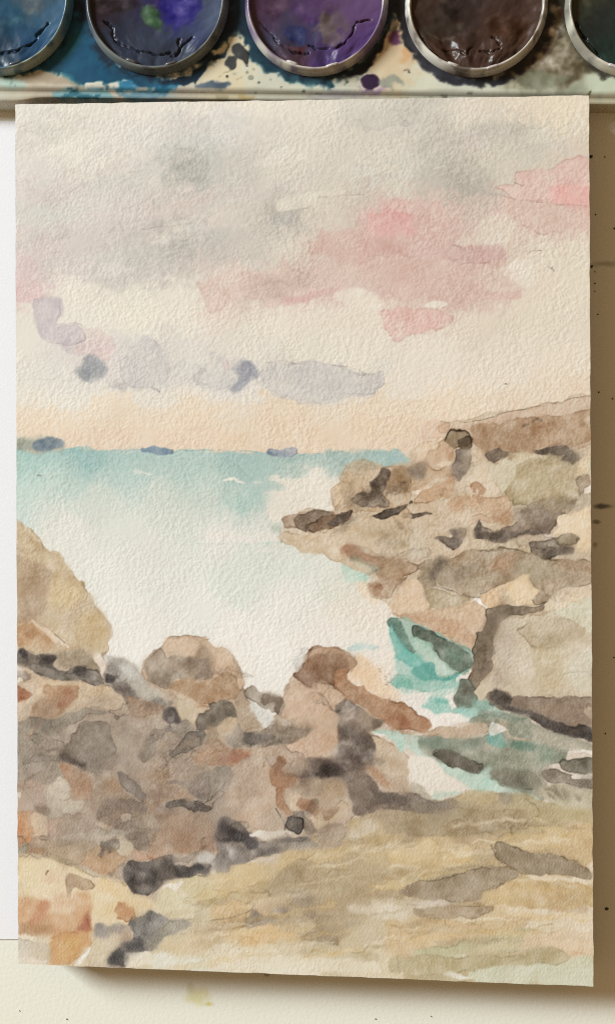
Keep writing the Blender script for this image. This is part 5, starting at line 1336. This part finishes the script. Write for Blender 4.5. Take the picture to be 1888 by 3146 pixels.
# ------------------------------------------------------------------ paint pans
PANS = [
    dict(c=(-5, -6), cake=(44, 74, 92), rim=(74, 108, 124), low=(160, 168, 146), label='teal blue paint pan at the left corner of the tray',
         spots='20,60:24,74,102 90,30:70,88,100 60,110:28,70,106 130,60:50,92,122 20,120:28,52,70 100,-80:50,80,100 -80,0:40,80,100 -60,100:34,70,90',
         marks=[('U -60,60 60,120 150,90 90,180 -40,190', (44, 84, 104), .6, 12), ('U 160,-20 290,-20 250,80 180,110', (92, 98, 102), .6, 12)]),
    dict(c=(476, -6), cake=(54, 58, 68), rim=(78, 84, 90), low=(118, 124, 118), label='dark blue paint pan with a green smear',
         spots='340,20:46,34,44 400,60:46,50,64 470,110:52,60,78 430,20:44,42,78 540,40:42,38,122 580,90:56,66,100 620,60:74,86,108 380,120:44,52,70 520,150:56,64,80 480,-100:46,48,90',
         marks=[('U 1020,-20 1300,-20 1310,60 1240,140 1120,140 1060,70', (42, 36, 118), .85, 10), ('U 900,70 960,20 1000,60 1050,160 1040,195 960,160', (62, 92, 66), .85, 7),
                ('U 590,-20 900,-20 880,60 720,120 640,80', (44, 34, 38), .7, 14), ('U 1000,-20 1040,20 1000,40', (60, 44, 90), .6, 8)]),
    dict(c=(969, 0), cake=(80, 60, 96), rim=(112, 96, 124), low=(198, 192, 176), label='purple paint pan with a jagged crack',
         spots='830,30:82,60,84 900,60:66,60,82 960,40:84,58,98 1020,80:102,90,92 1100,30:98,72,112 880,130:62,62,84 940,110:52,56,100 1080,120:84,58,110 1000,170:74,54,104 910,160:84,56,64',
         marks=[('V 820,90 860,80 960,240 840,290 830,200', (110, 98, 92), .75, 6), ('V 580,180 720,200 700,270 620,290 590,250', (48, 58, 104), .7, 10),
                ('V 600,290 720,310 700,345 620,335', (104, 56, 58), .7, 8), ('V 440,-20 620,20 540,130 460,80', (86, 62, 84), .6, 12), ('V 660,20 760,80 800,160 700,120', (78, 48, 98), .6, 12)]),
    dict(c=(1463, 5), cake=(66, 48, 40), rim=(150, 142, 130), low=(208, 204, 190), label='brown paint pan with cracked dark cake',
         spots='1290,40:66,50,42 1350,80:58,48,42 1440,40:56,44,42 1540,40:66,48,42 1620,60:78,58,50 1380,150:76,54,44 1480,150:70,50,42 1580,140:70,50,40 1420,100:54,40,36 1520,90:78,54,42',
         marks=[('W 240,180 330,220 440,240 400,260 280,230', (92, 86, 72), .6, 6), ('W 370,-20 470,20 430,130 380,100', (40, 32, 30), .7, 10), ('W 640,140 860,100 900,240 720,230', (80, 54, 40), .7, 14),
                ('W 480,150 560,180 540,230 460,230', (44, 34, 30), .6, 9)]),
    dict(c=(1957, 10), cake=(40, 48, 42), rim=(140, 136, 122), low=(206, 200, 182), label='dark green paint pan at the right edge of the tray',
         spots='1790,20:58,60,48 1840,60:36,42,38 1870,130:34,54,48 1820,110:34,40,36 1900,60:40,48,44 1960,0:38,48,42',
         marks=[('W 1250,0 1320,-10 1290,50', (100, 94, 70), .6, 7)]),
]
cake_mat = mat('dried_paint_cake', rough=.34, attr=True, spec=.25, bump=(1500, .05, .0002))
rim_mat = mat('pan_plastic', rough=.3, attr=True, spec=.4, coat=.1)
tab_cache = None
CR = {1: ['U 690,140 720,200 770,280 880,330 960,350 1040,355 1110,345 1160,325 1180,300 1270,245', 'U 1160,255 1180,300'],
      2: ['V 430,150 480,230 570,300 610,345 680,355 730,345', 'V 740,305 860,315 930,300 990,240 1020,190 1060,140', 'V 1060,135 1150,132'],
      3: ['W 350,330 440,345 520,340 560,325', 'W 600,350 680,335 740,320', 'W 690,240 740,290'], 0: ['U 0,355 60,340 150,340 260,230 300,160'], 4: ['W 1230,140 1300,260 1400,370']}
for k, pan in enumerate(PANS):
    zr = ZD + .0022
    c3 = at(pan['c'][0], pan['c'][1], zr)
    R_ = 221 * np.linalg.norm(at(pan['c'][0] + 1, pan['c'][1], zr) - c3)
    base = np.array([c3[0], c3[1], ZD])
    root = thing('paint_pan', base, pan['label'], 'paint pan', 'round paint pans in the tray')
    n = 180
    th = np.arange(n) * 2 * math.pi / n
    # rim: lathe
    pr = [(R_, .0000), (R_, .0004), (R_ - .00022, .0012), (R_ - .00042, .0018), (R_ - .0006, .00212), (R_ - .00078, .0022), (R_ - .00094, .0021),
          (R_ - .00104, .00185), (R_ - .00112, .0014), (R_ - .0012, .0009), (R_ - .0013, .0003)]
    wob_r = lown((len(pr), n), 14) * .00003
    G = np.array([[(r * math.cos(a_), r * math.sin(a_), z) for a_ in th] for r, z in pr])
    G[..., 2] += wob_r * (np.array([z for _, z in pr]) > .001)[:, None]
    dn = lown((len(pr), n), 22)
    front = np.clip((-np.sin(th) - .35) / .5, 0, 1)[None, :] * np.array([1, 1, 1, 1, .9, .6, .3, .1, 0, 0, 0])[:, None]
    stain = np.clip(.5 + .5 * dn - 1.1 * front + .25, 0, 1)[..., None]
    if k in (0, 1):
        stain = np.clip(stain + .25, 0, 1)
    lowc, rimc, cakec = alb(pan['low']), alb(pan['rim']), alb(pan['cake'])
    dark = np.clip(np.abs(lown((len(pr), n), 12)) - .9, 0, 1)[..., None]
    rc = lowc * (1 - stain) + rimc * stain
    rc = rc * (1 - .8 * dark) + cakec * .8 * dark
    inner = (np.array([0] * 7 + [.4, .7, .8, .9]))[:, None, None]
    rc = rc * (1 - inner) + (cakec * .55 + rimc * .45) * inner
    link('rim', mesh_grid('rim', G, closed_u=True, cols=rc), root, rim_mat)
    # cake: uneven dried paint with cracks
    nr = 130
    rc_ = R_ - .00116
    qu = np.linspace(-1, 1, nr)
    QU, QV = np.meshgrid(qu, qu)
    GX = np.stack([rc_ * QU * np.sqrt(1 - QV ** 2 / 2), rc_ * QV * np.sqrt(1 - QU ** 2 / 2), 0 * QU], -1)
    q = GX + base + [0, 0, .0012]
    cX, cY = trace(q)
    cc = Canvas(cX, cY, 3.2)
    cc.cmin[:] = -1e9; cc.cmax[:] = 1e9; cc.rmin[:] = -1e9; cc.rmax[:] = 1e9
    cc.wash(cps(pan['spots'], 1.0), 48, wob=12)
    for spec, c, a_, soft in pan['marks']:
        cc.stroke(zp(spec), c, a=a_, soft=soft, edge=0, mot=.25, wob=8)
    crack = np.zeros(cX.shape)
    full = (slice(0, nr), slice(0, nr))
    for spec in CR.get(k, []):
        pts = chaikin(zp(spec), 1, False)
        d = cc.sdf(pts, full, 5, False) + .9 * cc.nz(cc.nm, full)
        crack = np.maximum(crack, np.clip(1.2 - d / 3.2, 0, 1) * np.clip(.9 + .3 * cc.nz(cc.g1, full), .3, 1))
    cx_, cy_ = GX[..., 0] / R_, GX[..., 1] / R_
    lump = gnoise(cX.shape, 34) + .3 * gnoise(cX.shape, 13) + .08 * lown(cX.shape, 6)
    rr_ = np.hypot(cx_, cy_)
    GX[..., 2] = .0010 + (.00005, .00006, .00007, .00016, .00008)[k] * lump * (1 + 1.2 * np.clip((cY - pan['c'][1] - 90) / 80, 0, 1)) + .0005 * rr_ ** 4 - .0005 * crack
    col_c = cc.albedo() * .82
    col_c = col_c * (1 - .55 * crack[..., None])
    link('paint_cake', mesh_grid('paint_cake', GX, cols=col_c), root, cake_mat)
    # two snap tabs at the front of each pan
    for dx, dy, w_ in ((-72, 192, .0013), (50, 199, .0014)):
        tp_ = at(pan['c'][0] + dx, pan['c'][1] + dy, zr) - base
        ang = math.atan2(tp_[1], tp_[0])
        m_ = 16
        tth = np.arange(m_) * 2 * math.pi / m_
        rows = []
        for f, z in ((1, .0012), (.96, .0018), (.8, .00215), (.45, .0023), (.02, .00234)):
            a2 = w_ * f * np.cos(tth); b2 = .00045 * f * np.sin(tth) * (1 + .25 * np.cos(2 * tth))
            rows.append(np.stack([-a2 * math.sin(ang) + b2 * math.cos(ang) + tp_[0], a2 * math.cos(ang) + b2 * math.sin(ang) + tp_[1], np.full(m_, z)], -1))
        rows = np.array(rows)
        st = np.clip(.45 + .7 * RNG.standard_normal(rows.shape[:2]), 0, 1)[..., None] * (.9 if k in (0, 1) else .45)
        link('snap_tab', mesh_grid('snap_tab', rows, closed_u=True, cols=alb((205, 198, 190) if k > 1 else (96, 92, 88)) * (1 - st) + cakec * st), root, rim_mat)
